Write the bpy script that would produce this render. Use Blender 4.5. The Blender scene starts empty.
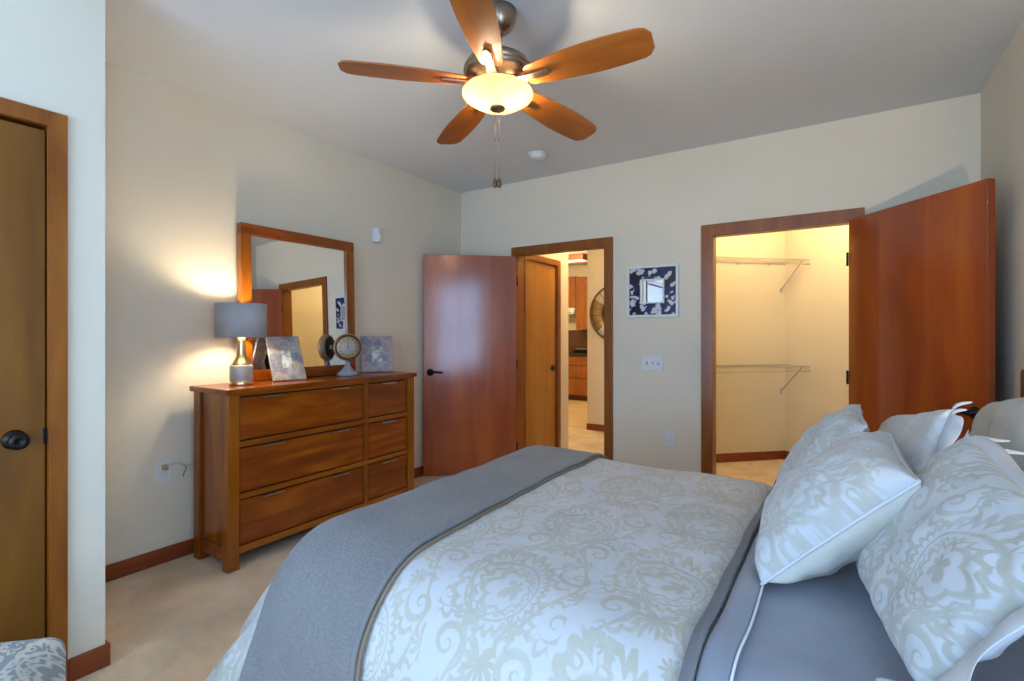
import bpy, bmesh, math, random
from mathutils import Vector, Matrix, noise as mnoise
random.seed(7)
PI = math.pi
SC = bpy.context.scene
COL = SC.collection

# ------------------------------------------------------------------ camera, world, exposure, lights
YAW = math.radians(33.03)
cd = bpy.data.cameras.new('camera')
cd.sensor_width = 36.0
cd.lens = 507.65 / 1024 * 36.0
cd.shift_y = (333.9 - 340.5) / 1024
cd.clip_start = 0.02
cam = bpy.data.objects.new('camera', cd)
COL.objects.link(cam)
cam.location = (0, 0, 1.307)
cam.rotation_euler = (PI / 2, 0, YAW)
SC.camera = cam

W = bpy.data.worlds.new('daylight')
SC.world = W
W.use_nodes = True
wb = W.node_tree.nodes['Background']
wb.inputs['Color'].default_value = (0.42, 0.64, 1.0, 1)
wb.inputs['Strength'].default_value = 4.8
SC.view_settings.view_transform = 'Standard'
SC.view_settings.look = 'None'
SC.view_settings.gamma = 1.0
SC.view_settings.use_curve_mapping = False
SC.view_settings.exposure = 0.95


def lamp_point(name, loc, power, col, rad):
    l = bpy.data.lights.new(name, 'POINT')
    l.energy = power
    l.color = col
    l.shadow_soft_size = rad
    o = bpy.data.objects.new(name, l)
    COL.objects.link(o)
    o.location = loc
    return o


def lamp_area(name, loc, rot, sx, sy, power, col, portal=False):
    l = bpy.data.lights.new(name, 'AREA')
    l.shape = 'RECTANGLE'
    l.size = sx
    l.size_y = sy
    l.energy = power
    l.color = col
    if portal:
        l.cycles.is_portal = True
    o = bpy.data.objects.new(name, l)
    COL.objects.link(o)
    o.location = loc
    o.rotation_euler = rot
    return o


WARM = (1.0, 0.74, 0.42)
SOFT = (1.0, 0.86, 0.66)
lamp_area('window_daylight', (0.70, -0.15, 1.405), (PI / 2, 0, PI / 2), 1.30, 1.91, 10, (1, 1, 1), portal=True)
lamp_area('rear_fill_daylight', (-0.875, -1.81, 1.425), (PI / 2, 0, 0), 2.45, 1.95, 10, (1, 1, 1), portal=True)  # portal for the made-up rear opening that evens out the room light
lamp_point('closet_ceiling_light', (-0.35, 5.0, 2.55), 19, (1.0, 0.74, 0.42), 0.09)
lamp_point('hall_ceiling_light', (-2.05, 5.1, 2.60), 15, (1.0, 0.70, 0.36), 0.10)
lamp_point('kitchen_ceiling_light', (-4.2, 7.4, 2.50), 60, (1.0, 0.74, 0.42), 0.15)
rl = bpy.data.lights.new('bedside_reading_lamp', 'SPOT')
rl.energy, rl.color, rl.shadow_soft_size, rl.spot_size, rl.spot_blend = 60, (1.0, 0.80, 0.54), 0.05, math.radians(72), 0.8
ro = bpy.data.objects.new('bedside_reading_lamp', rl)
COL.objects.link(ro)
ro.location = (0.60, 0.10, 0.90)
ro.rotation_euler = (math.radians(121), 0, math.radians(6))
lamp_point('table_lamp_bulb', (-3.00, 1.657, 1.395), 7.5, (1.0, 0.84, 0.60), 0.035)
lamp_point('fan_bulb', (-1.335, 1.80, 2.358), 9.5, (1.0, 0.82, 0.57), 0.03)
lamp_point('fan_bulb', (-1.195, 1.86, 2.352), 9.5, (1.0, 0.82, 0.57), 0.03)


# ------------------------------------------------------------------ node helpers
class X:
    """small expression wrapper: arithmetic on sockets becomes Math nodes"""
    def __init__(s, nt, v):
        s.nt, s.v = nt, v

    def _m(s, op, *a):
        n = s.nt.nodes.new('ShaderNodeMath')
        n.operation = op
        for i, q in enumerate((s,) + a):
            q = q.v if isinstance(q, X) else q
            if isinstance(q, (int, float)):
                n.inputs[i].default_value = q
            else:
                s.nt.links.new(q, n.inputs[i])
        return X(s.nt, n.outputs[0])

    def __add__(s, o): return s._m('ADD', o)
    __radd__ = __add__
    def __sub__(s, o): return s._m('SUBTRACT', o)
    def __rsub__(s, o): return X(s.nt, o)._m('SUBTRACT', s)
    def __mul__(s, o): return s._m('MULTIPLY', o)
    __rmul__ = __mul__
    def __truediv__(s, o): return s._m('DIVIDE', o)
    def abs(s): return s._m('ABSOLUTE')
    def floor(s): return s._m('FLOOR')
    def frac(s): return s._m('FRACT')
    def mod(s, k): return s._m('FLOORED_MODULO', k)
    def sin(s): return s._m('SINE')
    def cos(s): return s._m('COSINE')
    def ln(s): return s._m('LOGARITHM', math.e)
    def atan2(s, o): return s._m('ARCTAN2', o)
    def sqrt(s): return s._m('SQRT')
    def max(s, o): return s._m('MAXIMUM', o)
    def min(s, o): return s._m('MINIMUM', o)
    def lt(s, k, soft=0.008):
        """1 where s<k, soft edge"""
        n = s.nt.nodes.new('ShaderNodeMapRange')
        n.interpolation_type = 'SMOOTHSTEP'
        s.nt.links.new(s.v, n.inputs['Value'])
        if isinstance(k, X):
            d = s - k
            s.nt.links.new(d.v, n.inputs['Value'])
            k = 0.0
        n.inputs['From Min'].default_value = k - soft
        n.inputs['From Max'].default_value = k + soft
        n.inputs['To Min'].default_value = 1
        n.inputs['To Max'].default_value = 0
        return X(s.nt, n.outputs['Result'])


def new_mat(name):
    m = bpy.data.materials.new(name)
    m.use_nodes = True
    nt = m.node_tree
    return m, nt, nt.nodes['Principled BSDF']


def setp(b, **k):
    for n, v in k.items():
        n = n.replace('_', ' ')
        if n in b.inputs:
            b.inputs[n].default_value = v


def coords(nt, kind='Object', scale=(1, 1, 1), rot=(0, 0, 0)):
    tc = nt.nodes.new('ShaderNodeTexCoord')
    mp = nt.nodes.new('ShaderNodeMapping')
    mp.inputs['Scale'].default_value = scale
    mp.inputs['Rotation'].default_value = rot
    nt.links.new(tc.outputs[kind], mp.inputs['Vector'])
    return mp.outputs['Vector']


def noise_tex(nt, vec, scale, detail=4, rough=0.5, dist=0.0):
    n = nt.nodes.new('ShaderNodeTexNoise')
    n.inputs['Scale'].default_value = scale
    n.inputs['Detail'].default_value = detail
    n.inputs['Roughness'].default_value = rough
    n.inputs['Distortion'].default_value = dist
    if vec is not None:
        nt.links.new(vec, n.inputs['Vector'])
    return n.outputs['Fac']


def ramp(nt, fac, stops, interp='LINEAR'):
    r = nt.nodes.new('ShaderNodeValToRGB')
    r.color_ramp.interpolation = interp
    el = r.color_ramp.elements
    while len(el) < len(stops):
        el.new(0.5)
    for e, (p, c) in zip(el, stops):
        e.position = p
        e.color = (*c, 1)
    nt.links.new(fac, r.inputs['Fac'])
    return r.outputs['Color']


def mixc(nt, fac, a, b):
    m = nt.nodes.new('ShaderNodeMix')
    m.data_type = 'RGBA'
    for sock, v in ((m.inputs[0], fac), (m.inputs[6], a), (m.inputs[7], b)):
        if isinstance(v, X):
            v = v.v
        if isinstance(v, (int, float)):
            sock.default_value = v
        elif isinstance(v, tuple):
            sock.default_value = (*v, 1)
        else:
            nt.links.new(v, sock)
    return m.outputs[2]


def bump(nt, b, h, strength=0.2, dist=0.01):
    n = nt.nodes.new('ShaderNodeBump')
    n.inputs['Strength'].default_value = strength
    n.inputs['Distance'].default_value = dist
    nt.links.new(h.v if isinstance(h, X) else h, n.inputs['Height'])
    nt.links.new(n.outputs['Normal'], b.inputs['Normal'])


def plain(name, col, rough=0.5, metal=0.0, var=0.04, scale=30, bmp=0.0, spec=0.5):
    m, nt, b = new_mat(name)
    v = coords(nt)
    f = noise_tex(nt, v, scale, 3)
    lo = tuple(c * (1 - var) for c in col)
    hi = tuple(min(1, c * (1 + var)) for c in col)
    nt.links.new(ramp(nt, f, [(0.3, lo), (0.7, hi)]), b.inputs['Base Color'])
    setp(b, Roughness=rough, Metallic=metal)
    b.inputs['Specular IOR Level'].default_value = spec
    if bmp:
        bump(nt, b, noise_tex(nt, v, scale * 4, 3), bmp, 0.003)
    return m


def wood(name, dark, mid, light, axis='z', rough=0.3, scale=1.0, coat=0.0, figure=1.0):
    """stained wood, grain along an object axis"""
    m, nt, b = new_mat(name)
    k = {'x': (0.9, 9, 9), 'y': (9, 0.9, 9), 'z': (9, 9, 0.9)}[axis]
    v = coords(nt, scale=tuple(q * scale for q in k))
    f1 = noise_tex(nt, v, 1.2, 8, 0.55, 0.9 * figure)
    v2 = coords(nt, scale=tuple((q * 0.25 + 0.5) * scale for q in k))
    f2 = noise_tex(nt, v2, 1.3, 3, 0.5, 1.5 * figure)
    v3 = coords(nt, scale=tuple(q * 7 * scale for q in k))
    f3 = noise_tex(nt, v3, 1.5, 3, 0.6)
    f = X(nt, f1) * 0.55 + X(nt, f2) * 0.35 + X(nt, f3) * 0.12
    nt.links.new(ramp(nt, f.v, [(0.32, dark), (0.51, mid), (0.70, light)]), b.inputs['Base Color'])
    setp(b, Roughness=rough)
    b.inputs['Coat Weight'].default_value = coat
    b.inputs['Coat Roughness'].default_value = 0.14
    b.inputs['Coat IOR'].default_value = 1.62
    b.inputs['Specular IOR Level'].default_value = 0.35 if coat else 0.5
    bump(nt, b, f3, 0.04, 0.002)
    return m


def damask(name, base, motif, tile=0.46, warp=0.05, rough=0.85, seed=0.0, contrast=1.0, rot=0.0):
    """woven scroll-and-leaf pattern laid out in the cloth's own UV metres"""
    m, nt, b = new_mat(name)
    tc = nt.nodes.new('ShaderNodeTexCoord')
    mp = nt.nodes.new('ShaderNodeMapping')
    mp.inputs['Rotation'].default_value = (0, 0, rot)
    mp.inputs['Location'].default_value = (seed, seed * 0.7, 0)
    nt.links.new(tc.outputs['UV'], mp.inputs['Vector'])
    sp = nt.nodes.new('ShaderNodeSeparateXYZ')
    nt.links.new(mp.outputs['Vector'], sp.inputs[0])
    wv = mp.outputs['Vector']
    n1 = X(nt, noise_tex(nt, wv, 6, 1)) - 0.5
    n2 = X(nt, noise_tex(nt, wv, 7.3, 1)) - 0.5
    u = X(nt, sp.outputs[0]) / tile + n1 * (warp * 3)
    v = X(nt, sp.outputs[1]) / (tile * 1.35) + n2 * (warp * 3)
    c = u.floor()
    v = v + c.mod(2) * 0.5
    x = u.frac() - 0.5
    y = v.frac() - 0.5

    def polar(cx, cy, sq=1.0, mirror=True):
        a = (x.abs() if mirror else x) - cx
        d = (y - cy) * (1.35 * sq)
        r = (a * a + d * d).sqrt()
        return r, d.atan2(a)
    parts = []
    # paisley with a toothed ring and a leafy fringe
    r, t = polar(0.02, 0.08, 0.85, False)
    r = r * ((t - 0.9 + r * 3).cos() * 0.42 + 1.0)
    parts.append((r - 0.235).abs().lt(0.011))
    parts.append((r - 0.285 - (t * 13).cos().abs() * 0.05).abs().lt(0.026))
    parts.append((r - 0.185 - (t * 19).cos() * 0.012).abs().lt(0.010, 0.006))
    parts.append((r - 0.12 - (t * 4).cos().abs() * 0.04).abs().lt(0.016))
    parts.append(r.lt((t * 2.5).cos().abs() * 0.05 + 0.03))
    # scrolls
    for cx, cy, R, tw in ((0.36, 0.33, 0.15, 1.0), (0.30, -0.30, 0.17, -1.0), (0.44, -0.06, 0.11, 1.0)):
        r, t = polar(cx, cy)
        sw = (t * (tw / (2 * PI)) + (r + 0.01).ln() * 0.75).frac()
        parts.append(sw.lt(0.33, 0.06) * r.lt(R) * (1 - r.lt(0.018)))
        parts.append((r - R - 0.025 - (t * 5).cos().abs() * 0.05).abs().lt(0.02) * (t * 0.5).cos().lt(0.75, 0.05))
    # leaf sprays
    for cx, cy, R in ((0.0, -0.33, 0.17), (0.5, 0.16, 0.12), (0.16, -0.13, 0.09), (0.2, 0.45, 0.09)):
        r, t = polar(cx, cy)
        parts.append(r.lt((t * 4.5 + r * 14).cos().abs() * R * 0.85 + R * 0.1))
    # trailing stem
    parts.append(((y * (2 * PI)).sin() * 0.13 + 0.3 - x.abs()).abs().lt(0.014))
    mask = parts[0]
    for q in parts[1:]:
        mask = mask.max(q)
    br = X(nt, noise_tex(nt, wv, 55, 2)) * 0.7 + X(nt, noise_tex(nt, wv, 9, 2)) * 0.9 + 0.05
    mask = mask * br * contrast
    nt.links.new(mixc(nt, mask, base, motif), b.inputs['Base Color'])
    setp(b, Roughness=rough)
    b.inputs['Sheen Weight'].default_value = 0.15
    b.inputs['Specular IOR Level'].default_value = 0.25
    wr = X(nt, noise_tex(nt, wv, 4.5, 3, 0.55, 0.6))
    bump(nt, b, mask * 0.04 + wr * 1.0, 0.6, 0.022)
    return m


# ------------------------------------------------------------------ mesh helpers
def new_bm():
    return bmesh.new()


def add_box(bm, lo, hi, bev=0.0, mi=0, seg=2):
    vs = [bm.verts.new((x, y, z)) for z in (lo[2], hi[2]) for y in (lo[1], hi[1]) for x in (lo[0], hi[0])]
    fs = []
    for q in ((0, 2, 3, 1), (4, 5, 7, 6), (0, 1, 5, 4), (2, 6, 7, 3), (0, 4, 6, 2), (1, 3, 7, 5)):
        f = bm.faces.new([vs[i] for i in q])
        f.material_index = mi
        fs.append(f)
    if bev > 0:
        es = list({e for f in fs for e in f.edges})
        bmesh.ops.bevel(bm, geom=es, offset=bev, segments=seg, affect='EDGES', profile=0.5)
    return bm


def add_lathe(bm, prof, n=40, mi=0, M=None, closed=False):
    """revolve (radius, height) pairs about z"""
    rings = []
    for r, z in prof:
        if r < 1e-6:
            v = bm.verts.new((0, 0, z))
            rings.append([v] * n)
        else:
            rings.append([bm.verts.new((r * math.cos(2 * PI * i / n), r * math.sin(2 * PI * i / n), z)) for i in range(n)])
    pairs = list(zip(rings[:-1], rings[1:]))
    if closed:
        pairs.append((rings[-1], rings[0]))
    for k, (a, b) in enumerate(pairs):
        for i in range(n):
            j = (i + 1) % n
            vs = []
            for v in (a[i], a[j], b[j], b[i]):
                if v not in vs:
                    vs.append(v)
            if len(vs) > 2:
                f = bm.faces.new(vs)
                f.smooth = True
                f.material_index = mi[k] if isinstance(mi, (list, tuple)) else mi
    if not closed:
        for ring in (rings[0], rings[-1]):
            if ring[0] is not ring[1]:
                f = bm.faces.new(ring)
                f.material_index = mi if isinstance(mi, int) else mi[0]
    if M is not None:
        done = {v for r in rings for v in r}
        for v in done:
            v.co = M @ v.co
    return bm


def add_tube(bm, pts, rad, n=8, closed=False, cap=True):
    pts = [Vector(p) for p in pts]
    m = len(pts)
    rr = rad if isinstance(rad, (list, tuple)) else [rad] * m
    rings = []
    up = Vector((0, 0, 1))
    prev = None
    for i, p in enumerate(pts):
        a = pts[(i - 1) % m] if (closed or i > 0) else p
        c = pts[(i + 1) % m] if (closed or i < m - 1) else p
        t = (c - a).normalized()
        if prev is None:
            s = t.cross(up)
            if s.length < 1e-3:
                s = t.cross(Vector((1, 0, 0)))
        else:
            s = prev - t * prev.dot(t)
        s.normalize()
        prev = s
        w = t.cross(s)
        rings.append([bm.verts.new(p + (s * math.cos(2 * PI * k / n) + w * math.sin(2 * PI * k / n)) * rr[i]) for k in range(n)])
    seq = list(zip(rings[:-1], rings[1:])) + ([(rings[-1], rings[0])] if closed else [])
    for a, b in seq:
        for k in range(n):
            j = (k + 1) % n
            f = bm.faces.new((a[k], a[j], b[j], b[k]))
            f.smooth = True
    if cap and not closed:
        bm.faces.new(rings[0])
        bm.faces.new(rings[-1])
    return bm


def add_prism(bm, poly, fn, d0, d1, mi=0, bev=0.0):
    """extrude a polygon: fn(a, b, depth) gives the point"""
    A = [bm.verts.new(fn(a, b, d0)) for a, b in poly]
    B = [bm.verts.new(fn(a, b, d1)) for a, b in poly]
    fs = [bm.faces.new(A), bm.faces.new(B)]
    n = len(poly)
    for i in range(n):
        j = (i + 1) % n
        fs.append(bm.faces.new((A[i], A[j], B[j], B[i])))
    for f in fs:
        f.material_index = mi
    if bev:
        es = list({e for f in fs for e in f.edges})
        bmesh.ops.bevel(bm, geom=es, offset=bev, segments=2, affect='EDGES', profile=0.5)
    return bm


def obj(name, bm, mats, parent=None, smooth=False, loc=None, rotz=0.0, shift=None):
    if shift is not None:
        bmesh.ops.translate(bm, verts=bm.verts, vec=shift)
    bmesh.ops.recalc_face_normals(bm, faces=bm.faces)
    me = bpy.data.meshes.new(name)
    bm.to_mesh(me)
    bm.free()
    for m in (mats if isinstance(mats, (list, tuple)) else [mats]):
        me.materials.append(m)
    if smooth:
        for p in me.polygons:
            p.use_smooth = True
    o = bpy.data.objects.new(name, me)
    COL.objects.link(o)
    if parent:
        o.parent = parent
    if loc:
        o.location = loc
    if rotz:
        o.rotation_euler = (0, 0, rotz)
    return o


def thing(name, label, cat, loc=(0, 0, 0), rotz=0.0, group=None):
    o = bpy.data.objects.new(name, None)
    o.empty_display_size = 0.05
    COL.objects.link(o)
    o.location = loc
    o.rotation_euler = (0, 0, rotz)
    return tag(o, label, cat, group)


def tag(o, label, cat, group=None):
    o['label'] = label
    o['category'] = cat
    if group:
        o['group'] = group
    return o


def struct(name, bm, m, parent=None, **k):
    o = obj(name, bm, m, parent, **k)
    if parent is None:
        o['kind'] = 'structure'
    return o


def smooth_mod(o, lv=1):
    s = o.modifiers.new('subdivision', 'SUBSURF')
    s.levels = lv
    s.render_levels = lv
    return o


# ------------------------------------------------------------------ materials
M = {}
M['wall'] = plain('warm_white_wall_paint', (0.735, 0.66, 0.515), 0.7, var=0.015, scale=3, bmp=0.05)
M['ceil'] = plain('white_ceiling_paint', (0.66, 0.685, 0.695), 0.8, var=0.015, scale=3, bmp=0.06)
M['closet'] = plain('cream_closet_paint', (0.72, 0.64, 0.46), 0.7, var=0.015, scale=3)
TD, TM, TL = (0.13, 0.032, 0.0045), (0.23, 0.066, 0.009), (0.34, 0.115, 0.018)
M['trim_z'] = wood('honey_stained_trim_upright', (0.15, 0.036, 0.0015), (0.24, 0.066, 0.003), (0.34, 0.108, 0.007), 'z', 0.32, 1.5)
M['trim_x'] = wood('honey_stained_trim_level', (0.15, 0.036, 0.0015), (0.24, 0.066, 0.003), (0.34, 0.108, 0.007), 'x', 0.32, 1.5)
M['base_x'] = wood('red_brown_baseboard', (0.16, 0.028, 0.006), (0.23, 0.044, 0.009), (0.30, 0.065, 0.013), 'x', 0.35, 1.5)
M['base_y'] = wood('red_brown_baseboard_side', (0.16, 0.028, 0.006), (0.23, 0.044, 0.009), (0.30, 0.065, 0.013), 'y', 0.35, 1.5)
M['door'] = wood('red_stained_door_veneer', (0.21, 0.028, 0.001), (0.34, 0.055, 0.0015), (0.47, 0.10, 0.003), 'z', 0.42, 0.55, coat=1.0)
M['door_gold'] = wood('amber_stained_door_veneer', (0.11, 0.034, 0.0012), (0.175, 0.060, 0.002), (0.24, 0.09, 0.004), 'z', 0.30, 0.55, figure=1.8)
M['door_pale'] = wood('pale_amber_hall_door', (0.30, 0.12, 0.015), (0.40, 0.17, 0.025), (0.48, 0.23, 0.045), 'z', 0.26, 0.55)
M['dres_x'] = wood('dresser_wood_level', (0.12, 0.021, 0.001), (0.235, 0.047, 0.0015), (0.40, 0.105, 0.005), 'y', 0.26, 0.55, figure=2.6)
M['dres_z'] = wood('dresser_wood_upright', (0.14, 0.031, 0.0015), (0.255, 0.068, 0.003), (0.40, 0.125, 0.008), 'z', 0.19, 0.8)
M['dres_rail'] = wood('dresser_wood_rail', (0.14, 0.031, 0.0015), (0.26, 0.069, 0.003), (0.40, 0.125, 0.008), 'y', 0.24, 0.8)
M['dres_gap'] = plain('dark_drawer_gap', (0.02, 0.008, 0.003), 0.6)
M['fanwood'] = wood('fan_blade_wood', (0.22, 0.055, 0.008), (0.36, 0.105, 0.014), (0.50, 0.18, 0.035), 'x', 0.32, 1.0)
M['bronze'] = plain('brushed_antique_bronze', (0.36, 0.275, 0.195), 0.3, 1.0, 0.1, 60)
M['black'] = plain('oil_rubbed_black_metal', (0.018, 0.014, 0.012), 0.33, 0.7)
M['nickel'] = plain('satin_nickel', (0.55, 0.50, 0.45), 0.28, 1.0, 0.05)
M['gold'] = plain('polished_brass', (0.70, 0.52, 0.28), 0.26, 1.0, 0.04)
M['plastic'] = plain('white_plastic', (0.72, 0.72, 0.70), 0.4, var=0.01)
M['plastic2'] = plain('slot_grey_plastic', (0.25, 0.25, 0.26), 0.5, var=0.02)
M['wire'] = plain('white_coated_wire', (0.46, 0.43, 0.37), 0.4, var=0.01)


def carpet(name, lo, mid, hi):
    m, nt, b = new_mat(name)
    v = coords(nt)
    f = X(nt, noise_tex(nt, v, 3.2, 4, 0.6, 0.4)) * 0.62 + X(nt, noise_tex(nt, v, 170, 2)) * 0.38
    nt.links.new(ramp(nt, f.v, [(0.36, lo), (0.5, mid), (0.64, hi)]), b.inputs['Base Color'])
    setp(b, Roughness=0.95)
    b.inputs['Specular IOR Level'].default_value = 0.1
    b.inputs['Sheen Weight'].default_value = 0.2
    bump(nt, b, noise_tex(nt, v, 260, 2), 0.5, 0.006)
    return m


M['carpet'] = carpet('beige_cut_pile_carpet', (0.54, 0.40, 0.245), (0.69, 0.53, 0.345), (0.80, 0.65, 0.455))
M['vinyl'] = wood('light_oak_floor', (0.48, 0.33, 0.15), (0.58, 0.42, 0.21), (0.66, 0.50, 0.28), 'x', 0.4, 0.6)


def mirror_glass(name):
    m, nt, b = new_mat(name)
    f = noise_tex(nt, coords(nt), 2, 1)
    nt.links.new(ramp(nt, f, [(0, (0.86, 0.87, 0.87)), (1, (0.89, 0.90, 0.89))]), b.inputs['Base Color'])
    setp(b, Roughness=0.012, Metallic=1.0)
    return m


M['mirror'] = mirror_glass('mirror_silver')

# ------------------------------------------------------------------ room shell
XL, YB, XR, XN, YN, HC, YR = -3.252, 4.049, 0.691, -2.433, 0.803, 2.74, -1.80
WT = 0.12


def wall_grid(bm, us, vs, holes, fn, d0, d1):
    """a wall slab with rectangular openings, one connected mesh"""
    us, vs = sorted(us), sorted(vs)

    def solid(i, j):
        if i < 0 or j < 0 or i >= len(us) - 1 or j >= len(vs) - 1:
            return False
        cu, cv = (us[i] + us[i + 1]) / 2, (vs[j] + vs[j + 1]) / 2
        return not any(a < cu < b and c < cv < d for a, b, c, d in holes)
    cache = {}

    def V(i, j, d):
        k = (i, j, d)
        if k not in cache:
            cache[k] = bm.verts.new(fn(us[i], vs[j], d))
        return cache[k]
    for i in range(len(us) - 1):
        for j in range(len(vs) - 1):
            if not solid(i, j):
                continue
            for d in (d0, d1):
                bm.faces.new([V(i, j, d), V(i + 1, j, d), V(i + 1, j + 1, d), V(i, j + 1, d)])
            for (a, b, ni, nj) in (((i, j), (i + 1, j), i, j - 1), ((i, j + 1), (i + 1, j + 1), i, j + 1),
                                   ((i, j), (i, j + 1), i - 1, j), ((i + 1, j), (i + 1, j + 1), i + 1, j)):
                if not solid(ni, nj):
                    bm.faces.new([V(*a, d0), V(*b, d0), V(*b, d1), V(*a, d1)])
    return bm


def fx(u, v, d): return (u, d, v)      # wall along x, depth along y
def fy(u, v, d): return (d, u, v)      # wall along y, depth along x


D1 = (-2.576, -1.680, 0, 2.060)
D2 = (-0.828, 0.050, 0, 2.060)
bm = new_bm()
wall_grid(bm, [-6.2, XL, D1[0], D1[1], D2[0], D2[1], XR, 1.5], [0, 2.06, HC], [D1, D2], fx, YB, YB + WT)
struct('wall_back', bm, M['wall'])
bm = new_bm()
add_box(bm, (XL - WT, YR, 0), (XL, YB, HC))
struct('wall_left', bm, M['wall'])
D3 = (-0.28, 0.640, 0, 2.076)
bm = new_bm()
wall_grid(bm, [YR, D3[0], D3[1], YN], [0, D3[3], HC], [D3], fy, XN, XN - 0.14)
struct('wall_near', bm, M['wall'])
bm = new_bm()
add_box(bm, (XL - WT, YN - 0.10, 0), (XN - 0.14, YN, HC))
struct('wall_return', bm, M['wall'])
bm = new_bm()
WIN = (-0.80, 0.50, 0.45, 2.36)
wall_grid(bm, [YR, WIN[0], WIN[1], YB], [0, WIN[2], WIN[3], HC], [WIN], fy, XR, XR + WT)
struct('wall_right', bm, M['wall'])
FILL_WIN = (-2.10, 0.35, 0.45, 2.40)  # invented opening behind the camera, added as soft fill light
bm = new_bm()
wall_grid(bm, [XL - WT, FILL_WIN[0], FILL_WIN[1], XR + WT], [0, FILL_WIN[2], FILL_WIN[3], HC], [FILL_WIN], fx, YR, YR - WT)
struct('wall_rear', bm, M['wall'])
bm = new_bm()
add_box(bm, (-6.3, YR - 0.1, -0.05), (1.6, 6.42, 0.0))
struct('floor', bm, M['carpet'])
bm = new_bm()
add_box(bm, (-6.3, 6.42, -0.05), (1.6, 9.8, 0.0))
struct('floor_kitchen', bm, M['vinyl'])
bm = new_bm()
add_box(bm, (-6.3, YR - 0.2, HC), (1.6, 9.8, HC + 0.05))
struct('ceiling', bm, M['ceil'])

# window in the right wall beside the bed (daylight comes through it), and an added rear one for fill
for nm_, wn_, fn_, d_ in (('window_1', WIN, fy, XR + 0.03), ('fill_window', FILL_WIN, fx, YR - 0.08)):
    wa, wb_, wc, wd_ = wn_
    wm_, wz = (wa + wb_) / 2, (wc + wd_) / 2
    bm = new_bm()
    wall_grid(bm, [wa, wa + 0.06, wm_ - 0.03, wm_ + 0.03, wb_ - 0.06, wb_],
              [wc, wc + 0.06, wz - 0.02, wz + 0.02, wd_ - 0.06, wd_],
              [(wa + 0.06, wm_ - 0.03, wc + 0.06, wz - 0.02), (wm_ + 0.03, wb_ - 0.06, wc + 0.06, wz - 0.02),
               (wa + 0.06, wm_ - 0.03, wz + 0.02, wd_ - 0.06), (wm_ + 0.03, wb_ - 0.06, wz + 0.02, wd_ - 0.06)], fn_, d_, d_ + 0.05)
    struct(nm_, bm, M['plastic'])
# closet, hall and kitchen beyond the doorways
bm = new_bm()
add_box(bm, (-1.56, YB + WT, 0), (-1.44, 5.13, HC))
struct('wall_closet_left', bm, M['closet'])
A0, A1 = Vector((-1.44, 5.102)), Vector((-0.496, 6.014))
dA = (A1 - A0).normalized()
nA = Vector((dA.y, -dA.x))


def slanted(bm, p, q, back, z0, z1):
    d = (q - p).normalized()
    nb = Vector((-d.y, d.x)) * back
    add_prism(bm, [(p.x, p.y), (q.x, q.y), (q.x + nb.x, q.y + nb.y), (p.x + nb.x, p.y + nb.y)], lambda a, b, c: (a, b, c), z0, z1)


bm = new_bm()
slanted(bm, A0 - dA * 0.16, A1, 0.1, 0, HC)
struct('wall_closet_back', bm, M['closet'])
B1 = A1 + nA * 2.75
bm = new_bm()
slanted(bm, A1 - nA * 0.1, B1, 0.1, 0, HC)
struct('wall_closet_side', bm, M['closet'])
bm = new_bm()
slanted(bm, A0, A1, -0.014, 0.001, 0.088)
struct('baseboard_closet_back', bm, M['base_x'])
bm = new_bm()
slanted(bm, A1 + nA * 0.014, B1, -0.014, 0.001, 0.088)
struct('baseboard_closet_side', bm, M['base_x'])
bm = new_bm()
D4 = (4.185, 4.868, 0, 2.05)
wall_grid(bm, [YB + WT, D4[0], D4[1], 5.13], [0, 2.05, HC], [D4], fy, -2.58, -2.70)
struct('wall_hall_left', bm, M['wall'])
bm = new_bm()
add_box(bm, (-2.915, 6.37, 0), (-1.3, 6.49, HC))
struct('wall_hall_end', bm, M['wall'])
bm = new_bm()
add_box(bm, (-2.92, 6.356, 0.001), (-1.56, 6.37, 0.088))
struct('baseboard_hall', bm, M['base_x'])
bm = new_bm()
add_box(bm, (-1.68, YB + WT, 0), (-1.57, 6.37, HC))
struct('wall_hall_right', bm, M['wall'])
bm = new_bm()
add_box(bm, (-6.2, 9.62, 0), (-1.3, 9.74, HC))
struct('wall_kitchen_back', bm, M['wall'])
bm = new_bm()
add_box(bm, (-6.2, 4.0, 0), (-6.08, 9.7, HC))
struct('wall_kitchen_left', bm, M['wall'])
bm = new_bm()
add_box(bm, (-1.42, 6.49, 0), (-1.3, 9.62, HC))
struct('wall_kitchen_right', bm, M['wall'])

# baseboards of the bedroom
for nm, lo, hi, m in (
        ('baseboard_left', (XL, YN + 0.013, 0.001), (XL + 0.014, YB, 0.088), 'base_y'),
        ('baseboard_near', (XN, 0.684, 0.001), (XN + 0.014, YN + 0.013, 0.088), 'base_y'),
        ('baseboard_return', (XL, YN, 0.001), (XN, YN + 0.013, 0.088), 'base_x'),
        ('baseboard_near_rear', (XN, YR, 0.001), (XN + 0.014, -0.35, 0.088), 'base_y'),
        ('baseboard_back_left', (XL + 0.014, YB - 0.014, 0.001), (-2.632, YB, 0.088), 'base_x'),
        ('baseboard_back', (-1.614, YB - 0.014, 0.001), (-0.904, YB, 0.088), 'base_x'),
        ('baseboard_back_right', (0.126, YB - 0.014, 0.001), (XR, YB, 0.088), 'base_x'),
        ('baseboard_right', (XR - 0.014, YR, 0.001), (XR, YB - 0.014, 0.088), 'base_y')):
    bm = new_bm()
    add_box(bm, lo, hi, 0.003)
    struct(nm, bm, M[m])


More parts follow.
